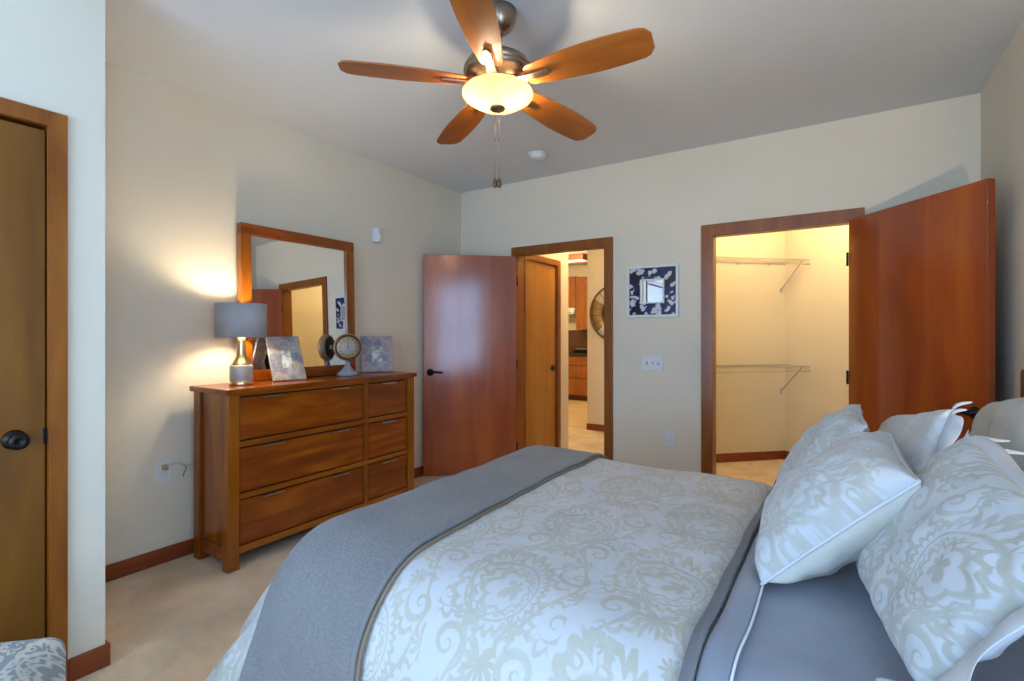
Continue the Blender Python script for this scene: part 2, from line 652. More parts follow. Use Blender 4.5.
# door casings: face trim on the room side with jambs through the wall
def casing(name, a0, a1, top, w, fn, d0, face, deep, mat, wl=None):
    bm = new_bm()
    wl = w if wl is None else wl
    U = [(a0 - wl, 0.001), (a0 + 0.010, 0.001), (a0 + 0.010, top - 0.010), (a1 - 0.010, top - 0.010), (a1 - 0.010, 0.001), (a1 + w, 0.001), (a1 + w, top + w), (a0 - wl, top + w)]
    add_prism(bm, U, fn, d0, face, bev=0.002)
    t = struct(name, bm, mat)
    bm = new_bm()
    J = [(a0, 0.001), (a0 + 0.008, 0.001), (a0 + 0.008, top - 0.008), (a1 - 0.008, top - 0.008), (a1 - 0.008, 0.001), (a1, 0.001), (a1, top), (a0, top)]
    add_prism(bm, J, fn, d0, deep)
    struct('jamb', bm, mat, t)
    return t


casing('trim_1', D1[0], D1[1], 2.06, 0.064, fx, YB - 0.0005, YB - 0.018, YB + WT, M['trim_z'], 0.054)
casing('trim_2', D2[0], D2[1], 2.06, 0.074, fx, YB - 0.0005, YB - 0.018, YB + WT, M['trim_z'])
casing('trim_3', D3[0], D3[1], D3[3], 0.043, fy, XN + 0.0005, XN + 0.018, XN - 0.14, M['trim_z'])
casing('trim_4', D4[0], D4[1], 2.05, 0.047, fy, -2.5795, -2.562, -2.70, M['trim_z'], 0.012)


def door_slab(name, hinge, ang, width, height, mat, thick=0.042, side=1):
    """local x runs from the hinge to the free edge; thickness grows to local +y*side"""
    bm = new_bm()
    y0, y1 = (0, thick * side) if side > 0 else (thick * side, 0)
    add_box(bm, (0, y0, 0.012), (width, y1, height), 0.0025)
    return struct(name, bm, mat, loc=(hinge[0], hinge[1], 0), rotz=ang)


def lever(parent, x, z, y, out, dirx):
    """rosette, neck and lever: out is the sign along local y"""
    bm = new_bm()
    R = Matrix.Translation((x, y, z)) @ Matrix.Rotation(-out * PI / 2, 4, 'X')
    add_lathe(bm, [(0, -0.001), (0.031, 0.0), (0.033, 0.005), (0.029, 0.010), (0.014, 0.013), (0.012, 0.045), (0, 0.047)], 24, M=R)
    pts = [(x - dirx * 0.012, y + out * 0.043, z), (x + dirx * 0.03, y + out * 0.048, z + 0.002), (x + dirx * 0.075, y + out * 0.046, z + 0.001), (x + dirx * 0.112, y + out * 0.042, z - 0.004)]
    add_tube(bm, pts, [0.010, 0.010, 0.009, 0.007], 10)
    return obj('door_handle', bm, M['black'], parent, smooth=True)


def hinges(parent, y, side, zs=(0.25, 1.02, 1.80)):
    for z in zs:
        bm = new_bm()
        add_tube(bm, [(-0.003, y, z - 0.045), (-0.003, y, z + 0.045)], 0.007, 8)
        obj('hinge', bm, M['black'], parent)


# bedroom entry door, swung open to the left wall
h1 = Vector((-2.560, 4.020))
t1 = Vector((-3.205, 3.447))
a1 = math.atan2((t1 - h1).y, (t1 - h1).x)
d1 = door_slab('door_1', h1, a1, (t1 - h1).length, 2.035, M['door'], side=-1)
# closet door, swung wide open
h2 = Vector((0.036, 4.022))
t2 = Vector((0.592, 3.318))
a2 = math.atan2((t2 - h2).y, (t2 - h2).x)
d2 = door_slab('door_2', h2, a2, (t2 - h2).length, 2.062, M['door'], side=1)
# closed door in the near wall
d3 = door_slab('door_3', (XN - 0.012, D3[0] + 0.022), PI / 2, D3[1] - D3[0] - 0.035, 2.052, M['door_gold'], side=1)
# closed door in the hall
d4 = door_slab('door_4', (-2.594, D4[0] + 0.016), PI / 2, D4[1] - D4[0] - 0.036, 2.03, M['door_pale'], side=1)
wd1 = (t1 - h1).length
lever(d1, wd1 - 0.062, 0.955, 0.0, 1, -1)
lever(d2, (t2 - h2).length - 0.062, 0.915, 0.0, -1, -1)
lever(d4, 0.58, 0.945, 0.0, -1, -1)
hinges(d1, 0.006, 1)
hinges(d2, -0.006, 1)
bm = new_bm()
R = Matrix.Translation((0.80, 0.0, 0.935)) @ Matrix.Rotation(PI / 2, 4, 'X')
add_lathe(bm, [(0, -0.001), (0.032, 0.0), (0.034, 0.006), (0.028, 0.011), (0.013, 0.014), (0.012, 0.034), (0.020, 0.040), (0.029, 0.050), (0.030, 0.060), (0.024, 0.069), (0.012, 0.071), (0.009, 0.067), (0, 0.067)], 32, M=R)
obj('door_knob', bm, M['black'], d3, smooth=True)
bm = new_bm()
add_box(bm, (D3[1] - D3[0] - 0.042, -0.003, 0.905), (D3[1] - D3[0] - 0.030, 0.012, 0.965), 0.002)
obj('latch', bm, M['black'], d3)


# ------------------------------------------------------------------ wall fittings
def outlet(label, loc, rotz, group=None):
    """duplex outlet; local y points out of the wall"""
    t = thing('wall_outlet', label, 'outlet', loc, rotz, group)
    bm = new_bm()
    add_box(bm, (-0.043, 0.0005, -0.063), (0.043, 0.007, 0.063), 0.003)
    obj('cover_plate', bm, M['plastic'], t)
    for s in (-1, 1):
        bm = new_bm()
        add_box(bm, (-0.017, 0.006, s * 0.021 - 0.014), (0.017, 0.0095, s * 0.021 + 0.014), 0.004)
        r = obj('receptacle', bm, M['plastic'], t)
        for k in (-1, 1):
            bm = new_bm()
            add_box(bm, (k * 0.007 - 0.0014, 0.009, s * 0.021 - 0.004), (k * 0.007 + 0.0014, 0.0102, s * 0.021 + 0.007))
            obj('slot', bm, M['plastic2'], r)
    return t


outlet('white wall outlet left of the dresser with a lamp plug in it', (XL, 1.345, 0.523), -PI / 2)
outlet('white wall outlet low between the two open doorways', (-1.140, YB, 0.482), PI)
t = thing('light_switch', 'white three gang switch plate under the small square mirror', 'light switch', (-1.279, YB, 1.071), PI)
bm = new_bm()
add_box(bm, (-0.088, 0.0005, -0.060), (0.088, 0.007, 0.060), 0.003)
obj('switch_plate', bm, M['plastic'], t)
for k, up in ((-1, 1), (0, -1), (1, 1)):
    bm = new_bm()
    add_box(bm, (k * 0.046 - 0.006, 0.006, -0.013), (k * 0.046 + 0.006, 0.0085, 0.013), 0.001)
    fr = obj('toggle_slot', bm, M['plastic2'], t)
    bm = new_bm()
    add_prism(bm, [(0.006, -0.005), (0.006, 0.006), (0.021, up * 0.012 + 0.003), (0.021, up * 0.012 - 0.003)], lambda a, b, d: (k * 0.046 + d, a, b), -0.004, 0.004)
    obj('toggle', bm, M['plastic'], t)

# motion sensor high on the left wall
t = thing('motion_sensor', 'small white motion sensor high on the wall right of the dresser mirror', 'sensor', (XL, 2.92, 2.125), -PI / 2)
bm = new_bm()
add_prism(bm, [(-0.038, 0.0005), (-0.034, 0.024), (-0.016, 0.050), (0.016, 0.050), (0.034, 0.024), (0.038, 0.0005)], lambda a, b, d: (a, b, d), -0.058, 0.058, bev=0.005)
obj('housing', bm, M['plastic'], t)
bm = new_bm()
add_prism(bm, [(-0.018, 0.046), (-0.012, 0.056), (0.012, 0.056), (0.018, 0.046)], lambda a, b, d: (a, b, d), -0.046, 0.0, bev=0.002)
obj('lens', bm, plain('frosted_sensor_lens', (0.80, 0.80, 0.80), 0.3, var=0.01), t)
# smoke detector
t = thing('smoke_detector', 'round white smoke detector on the ceiling behind the fan', 'smoke detector', (-2.03, 3.49, HC))
bm = new_bm()
add_lathe(bm, [(0, -0.0005), (0.072, -0.0005), (0.072, -0.012), (0.0, -0.012)], 40)
obj('mount', bm, M['plastic'], t, smooth=False)
bm = new_bm()
add_lathe(bm, [(0.064, -0.011), (0.064, -0.028), (0.056, -0.040), (0.030, -0.046), (0.0, -0.047)], 40)
hb = obj('housing', bm, M['plastic'], t)
bm = new_bm()
add_lathe(bm, [(0.013, -0.044), (0.013, -0.050), (0.0, -0.0505)], 20, M=Matrix.Translation((0.02, -0.02, 0)))
obj('test_button', bm, M['plastic'], t)

# small square mirror with blue and white frame
fr_m, nt, b = new_mat('blue_white_blossom_frame')
v = coords(nt)
vo = nt.nodes.new('ShaderNodeTexVoronoi')
vo.inputs['Scale'].default_value = 17
wv = nt.nodes.new('ShaderNodeVectorMath')
wv.operation = 'ADD'
nz = nt.nodes.new('ShaderNodeTexNoise')
nz.inputs['Scale'].default_value = 14
nt.links.new(v, nz.inputs['Vector'])
ms = nt.nodes.new('ShaderNodeVectorMath')
ms.operation = 'SCALE'
ms.inputs['Scale'].default_value = 0.09
nt.links.new(nz.outputs['Color'], ms.inputs[0])
nt.links.new(v, wv.inputs[0])
nt.links.new(ms.outputs[0], wv.inputs[1])
nt.links.new(wv.outputs[0], vo.inputs['Vector'])
blue = ramp(nt, noise_tex(nt, v, 9, 2), [(0.42, (0.012, 0.011, 0.022)), (0.53, (0.015, 0.025, 0.12)), (0.62, (0.02, 0.018, 0.03))])
c = mixc(nt, X(nt, vo.outputs['Distance']).lt(0.40, 0.06), blue, (0.62, 0.60, 0.64))
nt.links.new(c, b.inputs['Base Color'])
setp(b, Roughness=0.15)
t = thing('wall_mirror', 'small square mirror in blue and white patterned frame between the doorways', 'mirror', (-1.278, YB, 1.650), PI)
S, I = 0.208, 0.098
white = plain('white_lacquer_edge', (0.74, 0.74, 0.70), 0.35, var=0.01)


def square_ring(bm, o, i, d0, d1):
    wall_grid(bm, [-o, -i, i, o], [-o, -i, i, o], [(-i, i, -i, i)], lambda u, w, d: (u, d, w), d0, d1)


bm = new_bm()
square_ring(bm, S, S - 0.019, 0.001, 0.028)
obj('outer_rim', bm, white, t)
bm = new_bm()
square_ring(bm, S - 0.019, I, 0.001, 0.018)
obj('frame', bm, fr_m, t)
bm = new_bm()
square_ring(bm, I, I - 0.011, 0.001, 0.025)
obj('inner_rim', bm, white, t)
bm = new_bm()
add_box(bm, (-I + 0.011, 0.001, -I + 0.011), (I - 0.011, 0.012, I - 0.011))
obj('mirror_glass', bm, M['mirror'], t)

# ------------------------------------------------------------------ closet shelves
LA = (A1 - A0).length


def wire_shelf(label, z):
    dep = 0.335
    ang = math.atan2(dA.y, dA.x)
    t = thing('wire_shelf', label, 'shelf', (A0.x, A0.y, z), ang, 'wire shelves in the closet')
    bm = new_bm()
    L = LA - 0.004
    for y, zz, r in ((-0.008, 0, 0.003), (-dep / 2, -0.003, 0.003), (-dep, 0, 0.004), (-dep - 0.002, -0.045, 0.004)):
        add_tube(bm, [(0.01, y, zz), (L, y, zz)], r, 6)
    n = 46
    for i in range(n):
        x = 0.012 + (L - 0.02) * i / (n - 1)
        add_tube(bm, [(x, -0.004, 0.003), (x, -dep - 0.001, 0.003), (x, -dep - 0.003, -0.047)], 0.0016, 4)
    obj('wire_deck', bm, M['wire'], t)
    bm = new_bm()
    xb = L - 0.05
    add_tube(bm, [(xb, -0.004, -0.27), (xb, -0.012, -0.262), (xb, -dep + 0.05, -0.015), (xb, -dep + 0.03, -0.004)], 0.0075, 8)
    obj('brace', bm, M['wire'], t, smooth=True)
    bm = new_bm()
    add_box(bm, (xb - 0.014, -0.006, -0.30), (xb + 0.014, -0.0005, -0.25), 0.002)
    obj('brace_foot', bm, M['wire'], t)
    for x in (0.35, 0.75, 1.12):
        bm = new_bm()
        add_box(bm, (x - 0.009, -0.016, -0.016), (x + 0.009, -0.0005, 0.008), 0.002)
        obj('wall_clip', bm, M['wire'], t)
    return t


wire_shelf('upper white wire shelf high on the closet wall', 2.035)
wire_shelf('lower white wire shelf at waist height in the closet', 0.985)

# ------------------------------------------------------------------ hall and kitchen
t = thing('round_mirror', 'round hall mirror framed with a ring of pale and gold tiles', 'mirror', (-2.489, 6.37, 1.583), PI)
ti_m, nt, b = new_mat('gold_and_pearl_mosaic')
tc = nt.nodes.new('ShaderNodeTexCoord')
sp = nt.nodes.new('ShaderNodeSeparateXYZ')
nt.links.new(tc.outputs['Object'], sp.inputs[0])
th = X(nt, sp.outputs[2]).atan2(X(nt, sp.outputs[0])) * (20 / (2 * PI)) + 40.3
cell = th.floor()
wn = nt.nodes.new('ShaderNodeTexWhiteNoise')
wn.noise_dimensions = '1D'
nt.links.new(cell.v, wn.inputs['W'])
cc = ramp(nt, wn.outputs['Value'], [(0.0, (0.33, 0.22, 0.08)), (0.35, (0.45, 0.34, 0.16)), (0.55, (0.62, 0.57, 0.42)), (0.8, (0.68, 0.66, 0.56))], 'CONSTANT')
gap = (th.frac() - 0.5).abs().lt(0.455, 0.01)
nt.links.new(mixc(nt, gap, (0.12, 0.07, 0.025), cc), b.inputs['Base Color'])
setp(b, Roughness=0.3)
RX = Matrix.Rotation(-PI / 2, 4, 'X')
bm = new_bm()
add_lathe(bm, [(0.215, 0.001), (0.365, 0.001), (0.365, 0.018), (0.215, 0.026)], 80, M=RX, closed=True)
obj('tile_ring', bm, ti_m, t)
for r in (0.372, 0.208):
    bm = new_bm()
    add_lathe(bm, [(r - 0.011, 0.001), (r + 0.011, 0.001), (r + 0.011, 0.024), (r - 0.011, 0.030)], 80, M=RX, closed=True)
    obj('rim', bm, plain('dark_gold_rim', (0.20, 0.12, 0.04), 0.35, 0.6), t)
bm = new_bm()
add_lathe(bm, [(0, 0.001), (0.2, 0.001), (0.2, 0.012), (0, 0.013)], 60, M=RX)
obj('mirror_glass', bm, M['mirror'], t)

cab = wood('kitchen_cabinet_maple', (0.20, 0.055, 0.006), (0.29, 0.088, 0.011), (0.37, 0.13, 0.02), 'z', 0.35, 1.2)
t = thing('base_cabinet', 'brown kitchen base cabinet with a column of drawers', 'cabinet', (-4.30, 9.0, 0))
bm = new_bm()
add_box(bm, (-0.32, 0.02, 0.10), (0.42, 0.60, 0.885), 0.003)
obj('body', bm, cab, t)
bm = new_bm()
add_box(bm, (-0.32, 0.08, 0.001), (0.42, 0.60, 0.10))
obj('toe_kick', bm, plain('dark_toe_kick', (0.10, 0.022, 0.006), 0.5), t)
for x0, x1 in ((-0.218, 0.20), (0.215, 0.41)):
    for z0, z1 in ((0.125, 0.43), (0.445, 0.685), (0.70, 0.86)):
        bm = new_bm()
        add_box(bm, (x0, 0.0, z0), (x1, 0.02, z1), 0.005)
        obj('drawer', bm, cab, t)
t = tag(obj('countertop', add_box(new_bm(), (-5.3, 8.97, 0.888), (-3.7, 9.615, 0.925), 0.006), plain('dark_laminate', (0.03, 0.025, 0.022), 0.2, var=0.3, scale=90)),
        'dark kitchen countertop on the brown base cabinets', 'countertop')
tag(obj('backsplash', add_box(new_bm(), (-5.3, 9.606, 0.926), (-3.7, 9.619, 1.385), 0.001), plain('brown_stone_backsplash', (0.12, 0.045, 0.018), 0.3, var=0.3, scale=25)), 'dark brown backsplash behind the kitchen counter', 'backsplash')
t = thing('toaster', 'black and silver appliance on the dark kitchen counter', 'appliance', (-4.37, 9.35, 0.926))
bm = new_bm()
add_box(bm, (-0.18, -0.1, 0.002), (0.12, 0.12, 0.07), 0.015)
obj('body', bm, M['black'], t)
bm = new_bm()
add_box(bm, (-0.14, -0.06, 0.068), (0.08, 0.08, 0.085), 0.006)
obj('lid', bm, M['nickel'], t)
for lab, x0, x1, z0, z1 in (('short kitchen wall cabinet above the range hood', -5.00, -4.505, 1.84, 2.47), ('tall brown kitchen wall cabinet right of the range hood', -4.495, -3.98, 1.39, 2.45)):
    t = thing('wall_cabinet', lab, 'cabinet', (x0, 9.27, z0))
    w, h = x1 - x0, z1 - z0
    bm = new_bm()
    add_box(bm, (0, 0.02, 0), (w, 0.345, h), 0.003)
    obj('body', bm, cab, t)
    for k in range(1 if w > 0.6 else 2):
        bw = w / (1 if w > 0.6 else 2)
        bm = new_bm()
        add_box(bm, (k * bw + 0.006, 0.0, 0.006), ((k + 1) * bw - 0.006, 0.02, h - 0.006), 0.004)
        dr = obj('door', bm, cab, t)
        bm = new_bm()
        add_box(bm, (k * bw + 0.06, -0.006, 0.07), ((k + 1) * bw - 0.06, 0.002, h - 0.07), 0.006)
        obj('raised_panel', bm, cab, dr)
t = thing('range_hood', 'white range hood under the short kitchen cabinet', 'range hood', (-4.745, 9.2, 1.702))
bm = new_bm()
add_prism(bm, [(0.0, 0.0), (0.0, 0.06), (0.08, 0.135), (0.415, 0.135), (0.415, 0.0)], lambda a, b, d: (d, a, b), -0.235, 0.232, bev=0.004)
obj('housing', bm, M['plastic'], t)
bm = new_bm()
add_box(bm, (-0.2, -0.004, 0.018), (0.2, 0.004, 0.045), 0.002)
obj('control_strip', bm, M['plastic2'], t)
t = thing('kitchen_light', 'wood framed ceiling light box in the kitchen', 'ceiling light', (-4.2, 8.5, HC))
bm = new_bm()
wall_grid(bm, [-0.9, -0.86, 0.30, 0.34], [-0.25, -0.21, 0.21, 0.25], [(-0.86, 0.30, -0.21, 0.21)], lambda u, w, d: (u, w, d), -0.10, -0.0005)
obj('frame', bm, M['trim_x'], t)
dm, nt, b = new_mat('white_light_diffuser')
nt.links.new(ramp(nt, noise_tex(nt, coords(nt), 20, 1), [(0, (0.8, 0.8, 0.76)), (1, (0.85, 0.85, 0.8))]), b.inputs['Base Color'])
b.inputs['Emission Color'].default_value = (1, 0.85, 0.6, 1)
b.inputs['Emission Strength'].default_value = 1.5
bm = new_bm()
add_box(bm, (-0.86, -0.21, -0.07), (0.30, 0.21, -0.05))
obj('diffuser', bm, dm, t)

# ------------------------------------------------------------------ dresser
DX0, DX1, DY0, DY1, DZ = -3.185, -2.786, 1.452, 2.924, 1.004
t = thing('dresser', 'brown wooden six drawer dresser against the left wall', 'dresser', (DX0, DY0, 0))
LW, LD, LH = DY1 - DY0, DX1 - DX0, DZ           # local: x = depth (out of wall), y = length


def dpart(name, lo, hi, mat, bev=0.003, parent=None):
    bm = new_bm()
    add_box(bm, lo, hi, bev)
    return obj(name, bm, mat, parent or t)


dpart('top', (0, 0, LH - 0.030), (LD, LW, LH), M['dres_x'], 0.004)
dp = LD - 0.012                                     # front of the posts
zt = LH - 0.0305
for x0, x1 in ((0.012, 0.075), (dp - 0.062, dp)):
    for y0, y1 in ((0.018, 0.084), (LW - 0.084, LW - 0.018)):
        dpart('leg', (x0, y0, 0.001), (x1, y1, zt), M['dres_z'], 0.004)
for y0 in (0.030, LW - 0.050):
    dpart('side_panel', (0.087, y0 + 0.006 * (1 if y0 < 0.5 else -1), 0.125), (dp - 0.0622, y0 + 0.006 * (1 if y0 < 0.5 else -1) + 0.02, zt), M['dres_z'], 0.001)
    dpart('side_rail', (0.0752, y0 - 0.008, 0.060), (dp - 0.0622, y0 + 0.022, 0.1248), M['dres_x'], 0.002)
dpart('back_panel', (0.016, 0.0845, 0.09), (0.026, LW - 0.0845, zt), M['dres_x'], 0.0)
dpart('inner_box', (0.03, 0.0845, 0.13), (dp - 0.040, LW - 0.0845, zt), M['dres_gap'], 0.0)
ys = (0.0842, 0.963, 1.003, LW - 0.0842)
for z0, z1 in ((0.085, 0.124), (0.386, 0.416), (0.676, 0.708), (0.960, zt)):
    dpart('rail', (dp - 0.039, ys[0], z0), (dp - 0.006, ys[3], z1), M['dres_rail'], 0.002)
for z0, z1 in ((0.1245, 0.3855), (0.4165, 0.6755), (0.7085, 0.9595)):
    dpart('divider', (dp - 0.039, ys[1], z0), (dp - 0.0062, ys[2], z1), M['dres_z'], 0.001)
    for y0, y1, hs in ((ys[0], ys[1], (0.225, 0.70)), (ys[2], ys[3], (None,))):
        g = 0.007
        d = dpart('drawer', (dp - 0.038, y0 + g, z0 + g), (dp - 0.012, y1 - g, z1 - g - 0.002), M['dres_x'], 0.002)
        for h in hs:
            yc = (y0 + y1) / 2 - 0.005 if h is None else h + 0.06
            w = 0.066 if h is None else 0.066
            bm = new_bm()
            add_prism(bm, [(dp - 0.012, z1 - g - 0.003), (dp + 0.008, z1 - g - 0.003), (dp + 0.008, z1 - g - 0.011), (dp + 0.005, z1 - g - 0.011), (dp + 0.005, z1 - g - 0.006), (dp - 0.012, z1 - g - 0.006)],
                      lambda a, b_, dd: (a, dd, b_), yc - w, yc + w)
            obj('handle', bm, M['nickel'], d)

# dresser mirror leaning on the wall, standing on the dresser
t = thing('dresser_mirror', 'large square mirror in brown wood frame standing on the dresser', 'mirror', (-3.178, 1.735, DZ + 0.001))
MW, MH, MF = 0.876, 1.002, 0.070
bm = new_bm()
add_box(bm, (0, 0, MH - MF), (0.048, MW, MH), 0.003)
obj('top_rail', bm, M['dres_x'], t)
bm = new_bm()
add_box(bm, (0, 0, 0), (0.048, MW, MF), 0.003)
obj('bottom_rail', bm, M['dres_x'], t)
for y0 in (0, MW - MF):
    bm = new_bm()
    add_box(bm, (0, y0, MF + 0.0002), (0.048, y0 + MF, MH - MF - 0.0002), 0.003)
    obj('stile', bm, M['dres_z'], t)
bm = new_bm()
add_box(bm, (0.006, MF - 0.004, MF - 0.004), (0.030, MW - MF + 0.004, MH - MF + 0.004))
obj('mirror_glass', bm, M['mirror'], t)
t.rotation_euler = (0, math.radians(-1.35), math.radians(-0.32))

# table lamp
shade_m, nt, b = new_mat('grey_linen_shade')
f = noise_tex(nt, coords(nt, scale=(1, 1, 6)), 90, 2)
nt.links.new(ramp(nt, f, [(0.3, (0.34, 0.335, 0.335)), (0.7, (0.40, 0.395, 0.395))]), b.inputs['Base Color'])
setp(b, Roughness=0.9)
lin_m = plain('white_shade_lining', (0.8, 0.76, 0.68), 0.8, var=0.01)
t = thing('table_lamp', 'lit table lamp with grey drum shade on the left of the dresser', 'lamp', (-3.00, 1.657, DZ + 0.001))
bm = new_bm()
add_lathe(bm, [(0, 0), (0.065, 0), (0.066, 0.004), (0.066, 0.020), (0.063, 0.024), (0, 0.024)], 48)
obj('base', bm, M['gold'], t)
bm = new_bm()
add_lathe(bm, [(0, 0.024), (0.062, 0.024), (0.063, 0.030), (0.063, 0.112), (0.060, 0.118), (0, 0.118)], 48)
obj('body', bm, plain('grey_ceramic', (0.33, 0.31, 0.28), 0.25, var=0.06), t)
bm = new_bm()
add_lathe(bm, [(0.057, 0.118), (0.054, 0.124), (0.044, 0.140), (0.033, 0.156), (0.027, 0.176), (0.025, 0.21), (0.022, 0.26), (0.020, 0.30), (0.014, 0.31), (0.014, 0.345), (0, 0.345)], 40)
obj('neck', bm, M['gold'], t)
bm = new_bm()
z0, z1, r = 0.282, 0.481, 0.139
add_lathe(bm, [(r, z0), (r, z1), (r - 0.003, z1), (r - 0.003, z0)], 64, mi=[0, 0, 1, 0], closed=True)
sh = obj('lamp_shade', bm, [shade_m, lin_m], t)
bm = new_bm()
for k in range(3):
    a = k * 2 * PI / 3
    add_tube(bm, [(0.012 * math.cos(a), 0.012 * math.sin(a), z0 + 0.03), (0.136 * math.cos(a), 0.136 * math.sin(a), z0 + 0.012)], 0.002, 6)
add_tube(bm, [(0.012 * math.cos(k * PI / 6), 0.012 * math.sin(k * PI / 6), z0 + 0.03) for k in range(12)], 0.002, 6, closed=True)
obj('shade_spider', bm, M['nickel'], t)
# lamp cord from the outlet, along the wall and up behind the dresser
t = thing('lamp_cord', 'pale lamp cord running from the outlet behind the dresser', 'cord', (XL, 1.345, 0.545))
cord_m = plain('pale_cord', (0.62, 0.56, 0.48), 0.4, var=0.02)
bm = new_bm()
add_box(bm, (0.0105, -0.013, -0.012), (0.040, 0.013, 0.016), 0.005)
obj('plug', bm, plain('clear_tan_plug', (0.45, 0.27, 0.12), 0.3), t)
bm = new_bm()
add_tube(bm, [(0.036, 0.0, 0.004), (0.050, 0.025, 0.016), (0.045, 0.06, 0.022), (0.030, 0.085, 0.008), (0.026, 0.11, -0.012), (0.022, 0.15, -0.005), (0.012, 0.19, 0.006), (0.009, 0.26, 0.01)], 0.0032, 8)
obj('cord', bm, cord_m, t, smooth=True)
bm = new_bm()
add_tube(bm, [(0.024, 0.118, -0.008), (0.026, 0.108, -0.03), (0.024, 0.098, -0.055), (0.022, 0.096, -0.072)], 0.0025, 8)
obj('cord_tie', bm, plain('olive_twist_tie', (0.24, 0.19, 0.06), 0.5), t, smooth=True)


# picture frames on the dresser
def collage(name, pink):
    m, nt, b = new_mat(name)
    v = coords(nt, scale=(1, 1, 1))
    v2 = coords(nt, scale=(1, 14, 34))
    a = noise_tex(nt, v, 9 + 3 * pink, 1)
    big = ramp(nt, a, [(0.0, (0.11, 0.11, 0.16)), (0.44, (0.22, 0.21, 0.25)), (0.52, (0.38, 0.35, 0.34)), (0.58, (0.42, 0.22 + 0.1 * (1 - pink), 0.17)), (0.66, (0.28, 0.25, 0.26))], 'LINEAR')
    tx = X(nt, noise_tex(nt, v2, 7, 3, 0.7)).lt(0.46, 0.02)
    sw = X(nt, noise_tex(nt, v, 70, 2, 0.5, 1.2)).lt(0.42, 0.03)
    c = mixc(nt, tx * 0.45, big, (0.15, 0.15, 0.22))
    c = mixc(nt, sw * 0.4, c, (0.52, 0.50, 0.48))
    nt.links.new(c, b.inputs['Base Color'])
    setp(b, Roughness=0.35)
    return m


def photo_frame(label, loc, rotz, w, h, lean, mat):
    """local: y = width, z = up, faces +x, leans back toward -x"""
    t = thing('photo_frame', label, 'picture frame', loc, rotz, 'photo frames on the dresser')
    Rl = Matrix.Rotation(-lean, 4, 'Y')

    def put(name, bm, m, par=t):
        bmesh.ops.transform(bm, matrix=Rl, verts=bm.verts)
        return obj(name, bm, m, par)
    pw, ph = w * 0.34, h * 0.42
    zc = h * 0.48
    bm = new_bm()
    wall_grid(bm, [-w / 2, -pw / 2, pw / 2, w / 2], [0, zc - ph / 2, zc + ph / 2, h], [(-pw / 2, pw / 2, zc - ph / 2, zc + ph / 2)],
              lambda u, q, d: (d, u, q), 0, 0.016)
    put('border', bm, mat)
    bm = new_bm()
    add_box(bm, (0.002, -pw / 2 + 0.0005, zc - ph / 2 + 0.0005), (0.010, pw / 2 - 0.0005, zc + ph / 2 - 0.0005))
    pm, nt, b = new_mat('pale_photograph')
    nt.links.new(ramp(nt, noise_tex(nt, coords(nt), 16, 3, 0.6, 0.8), [(0.40, (0.28, 0.30, 0.25)), (0.5, (0.55, 0.58, 0.52)), (0.6, (0.70, 0.72, 0.68))]), b.inputs['Base Color'])
    setp(b, Roughness=0.15)
    put('photo', bm, pm)
    bm = new_bm()
    sl, cl_ = math.sin(lean), math.cos(lean)
    tx, tz = -h * 0.6 * sl, h * 0.6 * cl_
    add_prism(bm, [(tx - 0.003, tz), (tx - 0.003 + 0.05 * sl, tz - 0.05 * cl_), (tx - 0.020, 0.0005), (tx - 0.028, 0.0005)], lambda a, b_, d: (a, d, b_), -0.022, 0.022)
    obj('easel_back', bm, M['black'], t)
    return t


photo_frame('grey and pink photo frame leaning beside the table lamp', (-2.992, 1.966, DZ + 0.0015), math.radians(-8), 0.215, 0.30, math.radians(22), collage('collage_border_grey', 0))
photo_frame('pink and blue photo frame at the right end of the dresser', (-3.095, 2.800, DZ + 0.0015), math.radians(-34), 0.245, 0.29, math.radians(14), collage('collage_border_pink', 1))

# pedestal clock
t = thing('desk_clock', 'round pedestal clock with grey turned foot on the dresser', 'clock', (-3.03, 2.455, DZ + 0.001), math.radians(-28))
cg = plain('blue_grey_painted_metal', (0.25, 0.27, 0.30), 0.4, var=0.06)
bm = new_bm()
add_lathe(bm, [(0, 0), (0.074, 0), (0.076, 0.008), (0.072, 0.018), (0.052, 0.030), (0.040, 0.040), (0.034, 0.052), (0.024, 0.062), (0.018, 0.070), (0.022, 0.078), (0.017, 0.086), (0.013, 0.100), (0, 0.102)], 40)
obj('pedestal', bm, cg, t)
zc = 0.205
Rc = Matrix.Translation((0, 0, zc)) @ Matrix.Rotation(PI / 2, 4, 'Y')
bm = new_bm()
add_lathe(bm, [(0, -0.026), (0.088, -0.026), (0.097, -0.020), (0.100, 0.0), (0.098, 0.014), (0.090, 0.022), (0.0, 0.010)], 56, M=Rc)
cs = obj('case', bm, plain('aged_tan_case', (0.42, 0.28, 0.13), 0.4, 0.3), t)
bm = new_bm()
add_lathe(bm, [(0.089, 0.014), (0.092, 0.024), (0.083, 0.028), (0.074, 0.016)], 56, M=Rc, closed=True)
obj('bezel', bm, plain('dark_bronze_bezel', (0.10, 0.05, 0.03), 0.35, 0.5), t)
bm = new_bm()
add_lathe(bm, [(0, 0.013), (0.080, 0.013), (0.080, 0.017), (0, 0.018)], 56, M=Rc)
for k in range(12):
    a = k * PI / 6
    mk = Matrix.Translation((0.0185, 0, zc)) @ Matrix.Rotation(a, 4, 'X')
    q = new_bm()
    add_box(q, (-0.0012, -0.0035, 0.054), (0.0004, 0.0035, 0.072), 0, 1)
    bmesh.ops.transform(q, matrix=mk, verts=q.verts)
    me = bpy.data.meshes.new('tmp')
    q.to_mesh(me)
    q.free()
    bm.from_mesh(me)
    bpy.data.meshes.remove(me)
obj('dial', bm, [plain('aged_ivory_dial', (0.42, 0.36, 0.31), 0.5, var=0.15, scale=40), plain('dark_numeral_ink', (0.13, 0.10, 0.09), 0.6)], t)
